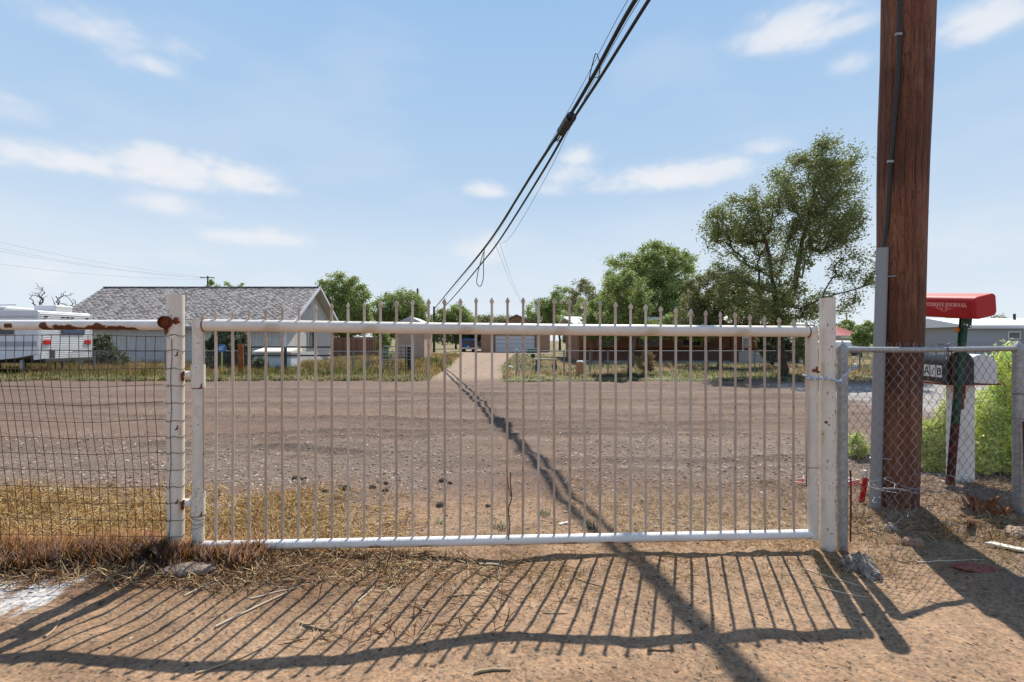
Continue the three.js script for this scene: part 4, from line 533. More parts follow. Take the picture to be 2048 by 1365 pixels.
  if (leaves > 0) {
    const lp = [], ln = [], lc = [], li = [];
    for (const t of tips) { if (R() < bare) continue; const e = nodes[t].p, par = nodes[Math.max(0, nodes[nodes[t].parent].parent)].p, tone = R(); const cnt = Math.round(leaves * 1.7 * (.5 + R()));
      for (let k = 0; k < cnt; k++) { const f = R(), c = par.clone().lerp(e, .3 + .8 * f), rr = clump * (.5 + R() * .8); c.add(V((R() + R() - 1) * rr, (R() + R() - 1) * rr * .8, (R() + R() - 1) * rr)); const d = V(R() * 2 - 1, R() * 1.2 - .8, R() * 2 - 1).normalize(), n = V(R() * 2 - 1, R() * 1.6 - .2, R() * 2 - 1).normalize(), s = d.clone().cross(n).normalize(), nn = s.clone().cross(d).normalize(), L = leafSize * (.6 + R() * .7), w = L * aspect * .5, q = lp.length / 3; const A = c.clone().addScaledVector(d, -L / 2), B = c.clone().addScaledVector(s, w).addScaledVector(nn, L * .08), C = c.clone().addScaledVector(d, L / 2), D = c.clone().addScaledVector(s, -w).addScaledVector(nn, L * .08);
        const col = mix3(cols[Math.floor(tone * cols.length)], cols[Math.floor(R() * cols.length)], .5).map((x) => x * 1.35 * (.8 + .4 * R())); for (const P of [A, B, C, D]) { lp.push(P.x, P.y, P.z); ln.push(nn.x, nn.y, nn.z); lc.push(...col); } li.push(q, q + 1, q + 2, q, q + 2, q + 3); } }
    const lg = new THREE.BufferGeometry(); lg.setAttribute('position', new THREE.Float32BufferAttribute(lp, 3)); lg.setAttribute('normal', new THREE.Float32BufferAttribute(ln, 3)); lg.setAttribute('color', new THREE.Float32BufferAttribute(lc, 3)); lg.setIndex(li); part(o, 'crown', lg, leafMat, 'stuff');
  }
  return o;
}
const greens = { elm: [[.145, .175, .036], [.17, .20, .05], [.105, .135, .03], [.21, .225, .07]], mid: [[.19, .24, .045], [.145, .20, .036], [.235, .28, .065]], light: [[.20, .26, .055], [.25, .30, .08], [.155, .21, .045]], olive: [[.18, .18, .05], [.14, .145, .04], [.22, .21, .075]], dark: [[.05, .08, .022], [.07, .10, .03], [.035, .06, .018]], lime: [[.40, .46, .09], [.48, .52, .15], [.27, .34, .07], [.52, .54, .22]] };
// px, crown left, crown right, crown top, crown bottom in survey units at distance Z
function tree(name, label, [px, l, r, top, bot], Z, opt, group, cat = 'tree') {
  const b = at(px, 683, Z), y = groundH(b.x, Z), o = thing(name, label, cat, [b.x, y, b.z], group), k = Z / 1000, X = (p) => (p - px) * k, Y = (q) => EYE - (q - 683) * k - y; const w = X(r) - X(l), h = Y(top) - Y(bot), cx = (X(l) + X(r)) / 2, cy = (Y(top) + Y(bot)) / 2, R = rng(opt.seed ?? Math.round(px * 7 + Z)); const nb = opt.lobes ?? 4, blobs = opt.blobs ? opt.blobs.map(([a, c, rx, ry, wt, dz]) => [X(a), Y(c), (dz ?? (R() - .5) * .5 * rx * k), rx * k, ry * k, Math.min(rx, ry * 1.4) * k, wt ?? 1]) : [];
  if (!opt.blobs) for (let i = 0; i < nb; i++) { const a = i / nb * 6.28 + R(), rr = .28 * w * (nb > 1 ? 1 : 0); blobs.push([cx + Math.cos(a) * rr, cy + (R() - .5) * h * .35, Math.sin(a) * rr, w * (.26 + .1 * R()), h * (.3 + .14 * R()), w * .3, 1]); }
  const th = Math.max(.25, Y(opt.fork ?? mix(bot, top, .12)));
  return grow(o, { targets: 90, rTrunk: .02 * h + .05, leaves: 60, leafSize: .2, clump: w * .09, cols: greens.mid, ...opt, R, blobs, trunk: opt.trunk ? opt.trunk.map(([a, c, dz]) => [X(a), Y(c), dz ?? 0]) : [[0, -.1, 0], [(R() - .5) * .1, th * .5, 0], [cx * .3, th, 0]], limbs: (opt.limbs ?? []).map((q) => q.map(([a, c, dz]) => [X(a), Y(c), dz ?? 0])) });
}
tree('elm_tree', 'tall open crowned elm left of the utility pole', [1568, 1400, 1758, 260, 660], 19.6, { seed: 91, barkM: barkBrown, rTrunk: .16, trunk: [[1568, 757, 0], [1562, 700, 0], [1558, 655, 0], [1553, 630, 0]],
  limbs: [[[1550, 590], [1543, 555], [1532, 520, .3], [1515, 470, .4], [1500, 420, .5]], [[1576, 610], [1596, 575, -.2], [1604, 530, -.3], [1612, 480, -.2], [1622, 420, 0], [1632, 350, .1]], [[1612, 555, -.3], [1635, 520, -.8], [1670, 480, -1.1], [1700, 440, -1.2]], [[1590, 620, .4], [1625, 600, .6], [1665, 588, .9], [1705, 575, 1]], [[1543, 555], [1500, 520, -.6], [1460, 480, -.9]], [[1609, 500, .4], [1590, 450, 1.0], [1575, 400, 1.1]]],
  blobs: [[1480, 445, 62, 55, 1.1, .2], [1445, 470, 34, 30, .7, -.3], [1520, 400, 42, 45, .8, .7], [1500, 520, 60, 30, .7, -.5], [1620, 370, 62, 70, 1, 0], [1655, 330, 48, 50, .7, .4], [1645, 290, 24, 32, .6, .2], [1700, 400, 50, 80, .8, -.9], [1640, 460, 75, 50, 1, .3], [1690, 540, 55, 40, .55, .9], [1560, 620, 60, 26, .8, .2], [1725, 340, 26, 45, .4, -.8], [1620, 640, 30, 25, .5, .8], [1450, 560, 45, 28, .6, .4], [1580, 560, 40, 45, .5, -.5], [1490, 600, 70, 40, .7, .6], [1545, 545, 50, 40, .6, .8], [1655, 605, 55, 28, .6, .4], [1600, 610, 60, 40, .6, -.6], [1540, 470, 50, 50, .7, -.2]],
  targets: 1500, rTip: .0065, power: .42, leaves: 27, leafSize: .09, clump: .36, cols: greens.elm, shell: .62, step: .3 });
tree('yard_tree', 'pale young tree with twin stems beside the far wire fence', [1258, 1195, 1300, 540, 690], 20, { seed: 3, barkM: barkGrey, rTrunk: .06, trunk: [[1256, 753], [1259, 720], [1262, 690]], limbs: [[[1266, 730], [1266, 700], [1270, 670]]], blobs: [[1245, 580, 42, 38], [1262, 630, 44, 45], [1228, 635, 30, 32], [1285, 600, 22, 34, .7]], targets: 330, leaves: 45, leafSize: .08, clump: .22, cols: greens.light });
tree('shade_tree', 'broad deep green tree rising highest behind the ranch house', [1320, 1200, 1402, 490, 670], 38, { seed: 4, rTrunk: .2, blobs: [[1262, 555, 55, 48], [1310, 530, 52, 42, 1.2], [1350, 545, 48, 46], [1290, 610, 75, 50], [1370, 610, 38, 45], [1230, 610, 34, 40], [1330, 600, 60, 50], [1300, 650, 90, 22]], targets: 760, leaves: 62, leafSize: .16, clump: .5, cols: greens.mid, fork: 650 });
tree('olive_tree', 'dull olive tree between the shade tree and the elm', [1440, 1380, 1520, 545, 675], 25, { seed: 5, rTrunk: .12, blobs: [[1420, 590, 52, 50], [1470, 590, 50, 42], [1505, 625, 48, 38], [1400, 635, 44, 36], [1450, 645, 70, 28], [1540, 640, 40, 24]], targets: 520, leaves: 55, leafSize: .11, clump: .3, cols: greens.olive, fork: 665 });
tree('yard_tree', 'small tree in front of the tan wall right of the garage', [1148, 1118, 1190, 600, 705], 42, { seed: 6, rTrunk: .1, targets: 100, leaves: 60, leafSize: .14, clump: .3, cols: greens.light, fork: 700, blobs: [[1145, 660, 32, 38], [1165, 630, 24, 36], [1130, 640, 18, 30]] });
tree('roadside_tree', 'pale green tree just right of the garage gable', [1120, 1052, 1170, 590, 670], 72, { seed: 7, targets: 320, leaves: 50, leafSize: .25, clump: .75, cols: greens.light, blobs: [[1085, 632, 34, 36], [1125, 622, 36, 40], [1060, 648, 20, 20], [1105, 600, 14, 18, .6]] });
tree('roadside_tree', 'thin topped tree with bare twigs left of the shade tree', [1172, 1130, 1215, 556, 670], 58, { seed: 8, targets: 280, bare: .2, leaves: 42, leafSize: .2, clump: .5, cols: greens.olive, blobs: [[1165, 615, 34, 50], [1190, 630, 30, 40], [1158, 580, 16, 26, .6]] });
tree('poplar_tree', 'two lobed green tree right of the shingled gable', [685, 628, 742, 550, 690], 46, { seed: 9, targets: 480, leaves: 55, leafSize: .18, clump: .5, cols: greens.mid, rTrunk: .18, blobs: [[665, 592, 32, 42, 1.1], [712, 605, 30, 46], [690, 640, 48, 40], [650, 620, 20, 30]] });
tree('roadside_tree', 'round crowned tree behind the tan shed', [802, 742, 860, 583, 690], 56, { seed: 10, targets: 460, leaves: 50, leafSize: .2, clump: .6, cols: greens.mid, blobs: [[780, 620, 34, 34], [820, 618, 36, 36], [800, 650, 56, 32], [755, 640, 18, 24], [845, 640, 16, 26]] });
tree('roadside_tree', 'distant tree whose top shows above the long shingled roof', [446, 412, 502, 560, 640], 58, { seed: 11, targets: 150, leaves: 46, leafSize: .2, clump: .34, cols: greens.mid, blobs: [[428, 585, 20, 24], [452, 580, 18, 20], [482, 588, 20, 20], [455, 620, 45, 30]] });
tree('roadside_tree', 'distant tree left of the far end of the driveway', [912, 862, 952, 617, 690], 86, { seed: 12, targets: 340, leaves: 55, leafSize: .3, clump: .9, cols: greens.mid, blobs: [[885, 645, 24, 26], [915, 638, 26, 24], [938, 655, 20, 24], [900, 668, 40, 18]] });
tree('roadside_tree', 'distant tree over the roof line left of the garage gable', [985, 948, 1042, 628, 680], 100, { seed: 13, targets: 300, leaves: 50, leafSize: .32, clump: 1, cols: greens.olive, blobs: [[972, 650, 26, 18], [1010, 652, 30, 18], [955, 662, 16, 16], [1035, 656, 16, 16]] });
tree('roadside_tree', 'low dark tree shading the blue vehicle', [950, 915, 985, 645, 700], 68, { seed: 14, targets: 150, leaves: 60, leafSize: .24, clump: .45, cols: greens.dark, blobs: [[930, 668, 24, 16], [960, 666, 24, 16]] });
tree('roadside_tree', 'bushy tree by the red roof left of the utility pole', [1722, 1698, 1750, 640, 690], 42, { seed: 15, targets: 130, leaves: 58, leafSize: .15, clump: .26, cols: greens.light, blobs: [[1724, 670, 18, 18], [1740, 664, 18, 22], [1728, 684, 24, 12]] });
tree('roadside_tree', 'scrubby distant tree above the red roof', [1680, 1660, 1715, 645, 675], 90, { seed: 16, targets: 90, leaves: 50, leafSize: .26, clump: .5, cols: greens.mid, blobs: [[1672, 660, 20, 12], [1700, 655, 16, 14]] });
tree('bare_tree', 'leafless twiggy tree above the white trailer', [78, 58, 96, 572, 640], 42, { seed: 17, targets: 60, leaves: 0, rTip: .012, barkM: barkGrey, blobs: [[76, 592, 16, 22], [70, 600, 12, 18]], fork: 640 });
tree('bare_tree', 'leafless twiggy tree between trailer and shingled roof', [118, 105, 160, 580, 650], 40, { seed: 18, targets: 60, leaves: 0, rTip: .012, barkM: barkGrey, blobs: [[128, 605, 24, 22], [115, 600, 8, 18]], fork: 640 });
tree('bare_tree', 'sparse distant tree above the grey mobile home', [2000, 1965, 2025, 628, 665], 70, { seed: 19, targets: 70, bare: .6, leaves: 12, leafSize: .2, clump: .4, rTip: .012, barkM: barkGrey, cols: greens.olive, blobs: [[1998, 642, 28, 12]], fork: 668 });
tree('shrub', 'rounded green shrub at the corner of the shingled house', [212, 188, 246, 668, 742], 26, { seed: 20, targets: 200, leaves: 70, leafSize: .085, clump: .2, cols: greens.dark, rTrunk: .05, blobs: [[205, 695, 18, 26], [215, 720, 28, 24]], fork: 738 }, null, 'shrub');
tree('juniper', 'dense dark juniper in front of the shingled house', [452, 404, 502, 648, 748], 23.6, { seed: 21, targets: 330, leaves: 80, leafSize: .075, clump: .15, cols: greens.dark, rTrunk: .08, blobs: [[455, 690, 40, 42], [430, 715, 26, 30], [480, 715, 24, 32], [452, 735, 45, 18]], fork: 742 }, null, 'shrub');
tree('shrub', 'small upright evergreen by the pale doghouse', [522, 506, 542, 712, 750], 22, { seed: 22, targets: 80, leaves: 60, leafSize: .06, clump: .1, cols: greens.dark, rTrunk: .03, blobs: [[522, 735, 15, 20]], fork: 748 }, null, 'shrub');
tree('shrub', 'young shrub right of the elm trunk', [1616, 1596, 1642, 650, 755], 18.4, { seed: 23, targets: 120, leaves: 50, leafSize: .07, clump: .13, cols: greens.olive, rTrunk: .03, barkM: barkGrey, blobs: [[1612, 690, 18, 34], [1626, 710, 16, 30]], fork: 740 }, null, 'shrub');
tree('shrub', 'golden dry shrub at the right yard fence', [1290, 1276, 1312, 705, 755], 19.2, { seed: 24, targets: 60, leaves: 26, leafSize: .07, clump: .12, cols: [[.40, .25, .08], [.30, .2, .07], [.2, .18, .06]], rTrunk: .02, barkM: barkGrey, blobs: [[1292, 725, 16, 22]], fork: 748 }, null, 'shrub');
tree('shrub', 'dark evergreen shrub in front of the porch lattice', [1545, 1520, 1600, 655, 730], 26, { seed: 25, targets: 170, leaves: 60, leafSize: .1, clump: .18, cols: greens.dark, rTrunk: .05, blobs: [[1540, 690, 22, 34], [1580, 700, 24, 26]], fork: 722 }, null, 'shrub');
tree('vine_tree', 'leafy sapling at the tan shed and pipe gate', [765, 748, 785, 640, 740], 30, { seed: 26, targets: 90, leaves: 50, leafSize: .1, clump: .2, cols: greens.light, rTrunk: .03, blobs: [[768, 690, 14, 34], [762, 665, 10, 20]], fork: 735 }, null, 'shrub');
tree('yard_tree', 'low dark leafy tree hiding the middle of the porch', [1350, 1290, 1420, 625, 690], 27.5, { seed: 31, targets: 260, leaves: 55, leafSize: .11, clump: .26, cols: greens.mid, rTrunk: .08, blobs: [[1345, 655, 46, 24], [1300, 660, 34, 20], [1395, 655, 34, 24]], fork: 690 });
tree('yard_tree', 'leafy tree at the left end of the white ranch roof', [1205, 1165, 1240, 585, 690], 30, { seed: 32, targets: 240, leaves: 50, leafSize: .12, clump: .28, cols: greens.light, rTrunk: .08, blobs: [[1200, 630, 30, 40], [1220, 655, 26, 30], [1182, 655, 22, 28]], fork: 695 });
// the bright weedy bush behind the chain link
tree('weed_bush', 'tall lime green weed bush behind the chain link fence', [2005, 1938, 2060, 690, 1000], 5.15, { seed: 27, targets: 820, step: .12, leaves: 44, leafSize: .034, clump: .1, cols: greens.lime.map((c) => c.map((k) => k * 1.25)), rTip: .0022, rTrunk: .012, aspect: .4, power: .4, barkM: barkGrey, blobs: [[2005, 830, 32, 60, 1], [2030, 740, 34, 50, .8], [1980, 880, 36, 60, 1], [2030, 890, 42, 70, 1], [2070, 820, 40, 100, .8], [1972, 830, 20, 50, .5], [1962, 910, 26, 40, .7], [2050, 900, 50, 70, .8]], fork: 925 }, null, 'bush');
tree('weed_bush', 'low loose weed between the mailbox post and the utility pole', [1872, 1848, 1905, 800, 985], 5.3, { seed: 28, targets: 300, step: .12, bare: .15, leaves: 30, leafSize: .034, clump: .08, cols: greens.lime, rTip: .002, rTrunk: .01, aspect: .4, power: .4, barkM: barkGrey, blobs: [[1872, 885, 30, 50, 1], [1892, 825, 16, 50, .8], [1862, 915, 26, 38, .8], [1925, 890, 20, 50, .7]], fork: 950 }, null, 'bush');
tree('weed_bush', 'scraggly weed against the grey fence pipe gap', [1712, 1700, 1735, 860, 925], 5.9, { seed: 29, targets: 50, step: .1, leaves: 26, leafSize: .03, clump: .07, cols: greens.lime, rTip: .002, rTrunk: .008, power: .4, barkM: barkGrey, blobs: [[1715, 895, 16, 26, 1]], fork: 915 }, null, 'bush');
// grass tufts behind the gate
[[1000, 1058, .07, 'pale grass tuft touching the bottom rail left of the cable shadow'], [1088, 1028, .05, 'small grey green tuft halfway to the cable shadow'], [1180, 1058, .085, 'dark green tuft where the cable shadow meets the gate'], [880, 1042, .045, 'sparse pale tuft farthest left behind the gate bars'], [110, 990, .09, 'thin white flecked tuft in the straw behind the netting']].forEach(([px, py, h, lb], i) => { const p = onG(px, py); single('grass_tuft', tuftGeo(600 + i, 46, h, .035 + h * .25, .0022, .7), mat([[.22, .22, .10], [.10, .14, .055], [.075, .13, .04], [.2, .2, .09], [.5, .45, .3]][i], .8, 0, { side: THREE.DoubleSide }), lb, 'grass tuft', null, p.toArray()); });
console.log('plants done');
// ------------------------------------------------------------------ the shingled house
const flatT = (a, b, s, tile, fx = 6, fy = 6) => tex(256, (u, v) => mix3(a, b, fbm(u * fx, v * fy, 4, s, fy)), tile);
{
  const Zf = 29.7, xR = -13.45, xL = -26.9, Zb = 37.5, Zm = (Zf + Zb) / 2, eave = 2.5, apex = 4.93, o = thing('shingled_house', 'long low blue grey house with a mottled shingle gable roof', 'house', [xR, 0, -Zm]);
  const L = (x) => x - xR, D = (Z) => Zm - Z, W = L(xL), zf = D(Zf), zb = D(Zb);
  const siding = mat('#ffffff', .85, 0, { map: flatT([.69, .68, .685], [.785, .775, .775], 701, 1.2, 6, 6) });
  part(o, 'wall_core', [bx(W, -.04, 0, eave + .05, zb + .06, zf - .06), (() => { const g = prism([[zb + .06, eave + .05], [zf - .06, eave + .05], [0, apex - .12]], .1); g.rotateY(-Math.PI / 2); g.translate(-.04, 0, 0); return g; })()], siding);
  // vertical boards
  for (let x = W; x < -.02; x += .2) part(o, 'siding_board', bx(x + .006, Math.min(0, x + .194), .02, eave, zf - .06, zf - .035 + .004 * hash(Math.round(x * 10), 1, 3)), siding);
  for (let z = zb; z < zf - .02; z += .2) { const top = mix(eave, apex - .15, 1 - Math.abs((z + .1) / zf)); part(o, 'siding_board', (() => { const g = prism([[z + .006, .02], [Math.min(zf, z + .194), .02], [Math.min(zf, z + .194), mix(eave, apex - .14, 1 - Math.abs(Math.min(zf, z + .194) / zf))], [z + .006, mix(eave, apex - .14, 1 - Math.abs((z + .006) / zf))]].map(([a, b]) => [-a, b]), .025); g.rotateY(Math.PI / 2); g.translate(-.04, 0, 0); return g; })(), siding); }
  part(o, 'foundation', bx(W - .02, .0, -.2, .14, zb - .0, zf - .005), mat([.4, .38, .36], .9));
  // roof deck and shingles
  const ov = .5, ro = .55, slope = (apex - eave) / zf, ang = Math.atan(slope), run = Math.hypot(zf + ov, (zf + ov) * slope);
  const deckM = mat([.42, .42, .44], .8), roof = part(o, 'roof', [1, -1].map((k) => { const g = box(-W + 2 * ro, .06, run, 0, 0, 0); g.rotateX(k * ang); g.translate(W / 2, apex - (zf + ov) * slope / 2 + .02, k * (zf + ov) / 2); return metric(g); }), deckM);
  { const R = rng(703), pos = [], nor = [], col = [], rows = Math.floor(run / .15), n = Math.floor((-W + 2 * ro) / .32); const Q = (s, x, up) => { const z = s * Math.cos(ang), y = apex + .055 - s * Math.sin(ang) + up; return [x, y, z]; };
    for (let j = 0; j < rows; j++) for (let i = 0; i < n; i++) { const s0 = j * .15, s1 = s0 + .17 + (R() < .4 ? .02 : 0), x0 = W - ro + i * .32 + (j % 2) * .16 + R() * .05, x1 = x0 + .19 + R() * .12, t = R(), b = R() < .55, c = b ? mix3([.11, .09, .08], [.17, .14, .128], t) : mix3([.24, .205, .187], [.34, .295, .27], t); const up = .006 + R() * .012 + (b ? 0 : .008); const A = Q(s0, x0, .002), B = Q(s0, x1, .002), C = Q(s1, x1, up), Dd = Q(s1, x0, up), C2 = Q(s1, x1, -.012), D2 = Q(s1, x0, -.012); const ny = Math.cos(ang), nz = Math.sin(ang); for (const q of [A, Dd, B, B, Dd, C]) { pos.push(...q); nor.push(0, ny, nz); col.push(...c); } for (const q of [Dd, D2, C, C, D2, C2]) { pos.push(...q); nor.push(0, -nz, ny); col.push(...c); } }
    const g = new THREE.BufferGeometry(); g.setAttribute('position', new THREE.Float32BufferAttribute(pos, 3)); g.setAttribute('normal', new THREE.Float32BufferAttribute(nor, 3)); g.setAttribute('color', new THREE.Float32BufferAttribute(col, 3)); part(roof, 'shingles', g, new THREE.MeshStandardMaterial({ vertexColors: true, roughness: .95, side: THREE.DoubleSide }), 'stuff'); }
  part(roof, 'ridge_cap', bx(W - ro, ro, apex + .05, apex + .085, -.12, .12, .01), mat([.27, .25, .245], .95));
  part(roof, 'fascia', [bx(W - ro, ro, eave - ov * slope - .12, eave - ov * slope + .03, zf + ov, zf + ov + .03)], mat([.22, .21, .22], .8));
  for (const k of [1, -1]) part(roof, 'rake_board', (() => { const g = box(.03, .17, run + .04, 0, 0, 0); g.rotateX(k * ang); g.translate(ro + .016, apex - (zf + ov) * slope / 2 + .03, k * (zf + ov) / 2); return metric(g); })(), mat([.55, .56, .6], .7));
  const vent = part(o, 'gable_vent', bx(.0, .03, 3.55, 4.1, .15, .55), mat([.52, .53, .56], .7)); for (let i = 0; i < 6; i++) part(vent, 'louver', bx(.031, .05, 3.6 + i * .08, 3.63 + i * .08, .18, .52), mat([.35, .36, .4], .7));
  const win = part(o, 'window', [bx(0, .04, .9, 2.15, -.55, .75)], mat([.42, .42, .42], .7)); part(win, 'pane', bx(.041, .047, 1.0, 2.05, -.46, .08), mat([.03, .035, .04], .12)); part(win, 'pane', bx(.041, .047, 1.0, 2.05, .14, .66), mat([.13, .13, .13], .2));
  part(o, 'corner_trim', bx(-.1, .035, 0, eave - .02, zf - .03, zf + .02), mat([.7, .72, .78], .7));
}
// ------------------------------------------------------------------ the travel trailer
{
  const Z1 = 19.5, x0 = -18.45, o = thing('travel_trailer', 'white ribbed travel trailer with red tail lights', 'trailer', [x0, 0, -Z1]); // origin at the near rear corner
  const w = 2.4, y0 = .62, y1 = 2.55, len = 8, al = mat([.78, .78, .79], .4, .1), sideM = mat('#ffffff', .5, .05, { map: flatT([.80, .80, .82], [.88, .88, .9], 711, 1.4) });
  // ribbed rear
  const prof = [[0, y0 + .03]]; const n = 24; for (let i = 0; i < n; i++) { const a = y0 + .03 + (y1 - .1 - y0) * i / n, h = (y1 - .1 - y0) / n; prof.push([.036, a + h * .3], [.036, a + h * .6], [-.012, a + h * .82]); } prof.push([0, y1 - .04], [-.25, y1 - .0], [-.25, y0]);
  const rear = prism(prof, w - .06); rear.rotateY(Math.PI); rear.scale(-1, 1, 1); { const idx = rear.attributes.position; } const rearG = (() => { const s = new THREE.Shape(prof.map((q) => new THREE.Vector2(...q))); const g = new THREE.ExtrudeGeometry(s, { depth: w - .06, bevelEnabled: false }); g.translate(0, 0, -w + .03); return metric(g); })();
  part(o, 'rear_panel', rearG, al);
  const sp = new THREE.Shape(); sp.moveTo(-len, y0); sp.lineTo(-1.7, y0); sp.lineTo(-.9, y0 + .08); sp.lineTo(-.02, y0 + .25); sp.lineTo(-.02, y1 - .12); sp.quadraticCurveTo(-.02, y1, -.16, y1); sp.lineTo(-len, y1 + .05); sp.closePath(); const bodyG = metric(new THREE.ExtrudeGeometry(sp, { depth: w - .02, bevelEnabled: true, bevelSize: .01, bevelThickness: .01, bevelSegments: 1 })); bodyG.translate(0, 0, -w + .01);
  part(o, 'body', bodyG, sideM);
  part(o, 'side_band', bx(-len, -.04, 1.16, 1.34, .022, .03), mat([.34, .35, .38], .5)); part(o, 'side_band', bx(-len, -.04, 2.3, 2.34, .022, .03), mat([.5, .5, .53], .5)); part(o, 'corner_trim', bx(-.06, .04, y0 + .2, y1 - .1, .0, .04, .008), mat([.72, .72, .74], .4, .3)); part(o, 'corner_trim', bx(-.06, .045, y0 + .02, y1 - .05, -w - .005, -w + .045, .008), mat([.8, .8, .82], .4, .3));
  const wn = part(o, 'window', bx(-2.4, -.98, 1.62, 1.98, .024, .05, .01), mat([.1, .1, .1], .5)); part(wn, 'pane', bx(-2.34, -1.04, 1.66, 1.94, .051, .056), mat([.03, .035, .045], .08));
  const rw = part(o, 'window', bx(.036, .06, 1.62, 2.04, -2.02, -.92, .008), mat([.08, .08, .09], .5)); part(rw, 'pane', bx(.061, .067, 1.67, 1.99, -1.97, -.97), mat([.03, .055, .12], .06));
  for (const z of [-.28, -2.18]) part(o, 'tail_light', bx(.03, .075, 1.22, 1.4, z - .14, z + .14, .015), mat([.5, .015, .012], .3));
  for (const z of [-.25, -1.0, -1.22, -1.44, -2.15]) part(o, 'marker_light', bx(.03, .06, 2.3, 2.36, z - .06, z + .06, .008), mat([.06, .02, .02], .4));
  part(o, 'bumper', bx(.05, .16, .52, .66, -w + .1, -.1, .01), mat([.05, .05, .05], .6)); part(o, 'patch', bx(.034, .05, .66, 1.0, -.62, -.42), mat([.05, .045, .04], .7));
  const ac = part(o, 'air_conditioner', bx(-1.0, -.1, y1 - .01, y1 + .27, -1.6, -.8, .05), mat([.62, .61, .6], .6)); void ac; part(o, 'roof_vent', bx(-2.7, -2.2, y1 + .03, y1 + .15, -1.2, -.8, .02), mat([.3, .3, .3], .6));
  part(o, 'antenna', [sweep([V(-3.2, y1, -.9), V(-3.0, y1 + .35, -.9)], .02, 6), box(.7, .1, .12, -2.9, y1 + .38, -.9, .03)], mat([.5, .5, .5], .5));
  for (const x of [-4.2, -5.1]) for (const z of [-.16, -w + .16]) { const wh = part(o, 'wheel', (() => { const g = new THREE.CylinderGeometry(.34, .34, .22, 24); g.rotateX(Math.PI / 2); g.translate(x, .34, z); return g; })(), M.rubber); part(wh, 'rim', (() => { const g = new THREE.CylinderGeometry(.19, .19, .24, 16); g.rotateX(Math.PI / 2); g.translate(x, .34, z); return g; })(), mat([.6, .6, .6], .4, .5)); }
  part(o, 'axle_frame', [bx(-7.5, -.3, .48, .62, -.6, -.45), bx(-7.5, -.3, .48, .62, -w + .45, -w + .6)], M.black); for (const z of [-.3, -w + .3]) part(o, 'jack_stand', [bx(-1.0, -.9, .0, .6, z - .05, z + .05)], M.zinc);
}
{ const Z = 33, p = at(-6, 683, Z), o = thing('parked_truck', 'white and dark box topped vehicle behind the trailer', 'truck', [p.x, 0, p.z]); part(o, 'body', bx(-1.2, 1.6, .5, 3.2, -1.1, 1.1, .12), mat([.12, .15, .14], .4)); part(o, 'roof', bx(-1.3, 1.75, 3.2, 3.55, -1.15, 1.15, .08), mat([.75, .75, .75], .5)); for (const x of [-.8, 1.1]) part(o, 'wheel', (() => { const g = new THREE.CylinderGeometry(.42, .42, 2.3, 18); g.rotateX(Math.PI / 2); g.translate(x, .42, 0); return g; })(), M.rubber); part(o, 'roof_rack', [sweep([V(-1, 3.7, 0), V(1.2, 3.75, 0)], .04, 6), sweep([V(0, 3.5, 0), V(0, 3.75, 0)], .03, 6)], M.zinc); }

// ------------------------------------------------------------------ left yard: fence, kennel panels, post, sign, doghouse, wooden fence, shed, pipe gate
const farPipe = mat([.2, .2, .205], .7, .2);
function yardFence(name, label, [pxa, pxb], Z, topPy, posts, meshed = true) {
  const a = at(pxa, topPy, Z), b = at(pxb, topPy, Z), o = thing(name, label, 'fence', [a.x, 0, a.z]), L = b.x - a.x, h = a.y; part(o, 'top_rail', sweep([V(0, h, 0), V(L, h, 0)], .019, 8), farPipe);
  for (const px of posts) { const x = (px - pxa) * Z / 1000; part(o, 'post', sweep([V(x, -.1, 0), V(x, h + .03, 0)], .03, 8), farPipe); }
  if (meshed) { const pos = [], d = .075, r = .0019; const seg = (x0, y0, x1, y1) => { const dx = x1 - x0, dy = y1 - y0, l = Math.hypot(dx, dy), nx = -dy / l * r, ny = dx / l * r; const q = [[x0 + nx, y0 + ny, 0], [x0 - nx, y0 - ny, 0], [x0, y0, r], [x1 + nx, y1 + ny, 0], [x1 - nx, y1 - ny, 0], [x1, y1, r]]; for (const i of [0, 3, 2, 2, 3, 5, 2, 5, 1, 1, 5, 4, 1, 4, 0, 0, 4, 3]) pos.push(...q[i]); }; const y0 = .04; for (let x = -h; x < L; x += d) { for (const k of [1, -1]) { let xa = x, ya = y0, xb = x + h - y0, yb = h; if (xa < 0) { ya -= xa; xa = 0; } if (xb > L) { yb -= xb - L; xb = L; } if (xb <= xa) continue; k > 0 ? seg(xa, ya, xb, yb) : seg(xa, h + y0 - ya, xb, h + y0 - yb); } } const g = new THREE.BufferGeometry(); g.setAttribute('position', new THREE.Float32BufferAttribute(pos, 3)); g.computeVertexNormals(); part(o, 'wire_mesh', g, M.wireGalv, 'stuff'); }
  return o;
}
yardFence('yard_fence', 'low chain link fence in front of the trailer and shrub', [-160, 478], 21, 703, [-160, -20, 50, 110, 188, 330, 400], true);
yardFence('yard_fence', 'low wire fence before the reddish board fence', [664, 790], 21.5, 704, [706, 736, 760], true);
yardFence('yard_fence', 'chain link fence along the right hand yard', [1037, 1216], 20.2, 703, [1080, 1128, 1180, 1216], true);
yardFence('yard_fence', 'chain link fence running past the elm trunk', [1218, 1900], 20.4, 703, [1320, 1415, 1510, 1612, 1720, 1830], true);
{ const p = onG(481, 752), o = single('wooden_post', [sweep([V(0, -.1, 0), V(.01, .6, 0), V(-.01, 1.25, 0)], [.1, .105, .1], 14)], mat('#ffffff', .9, 0, { map: tex(256, (u, v) => mix3([.34, .16, .07], [.74, .45, .22], fbm(u * 20, v * 5, 4, 721, 5)), .5) }), 'short orange brown wooden post with a wire tie', 'post', null, [p.x, 0, p.z]); void o; }
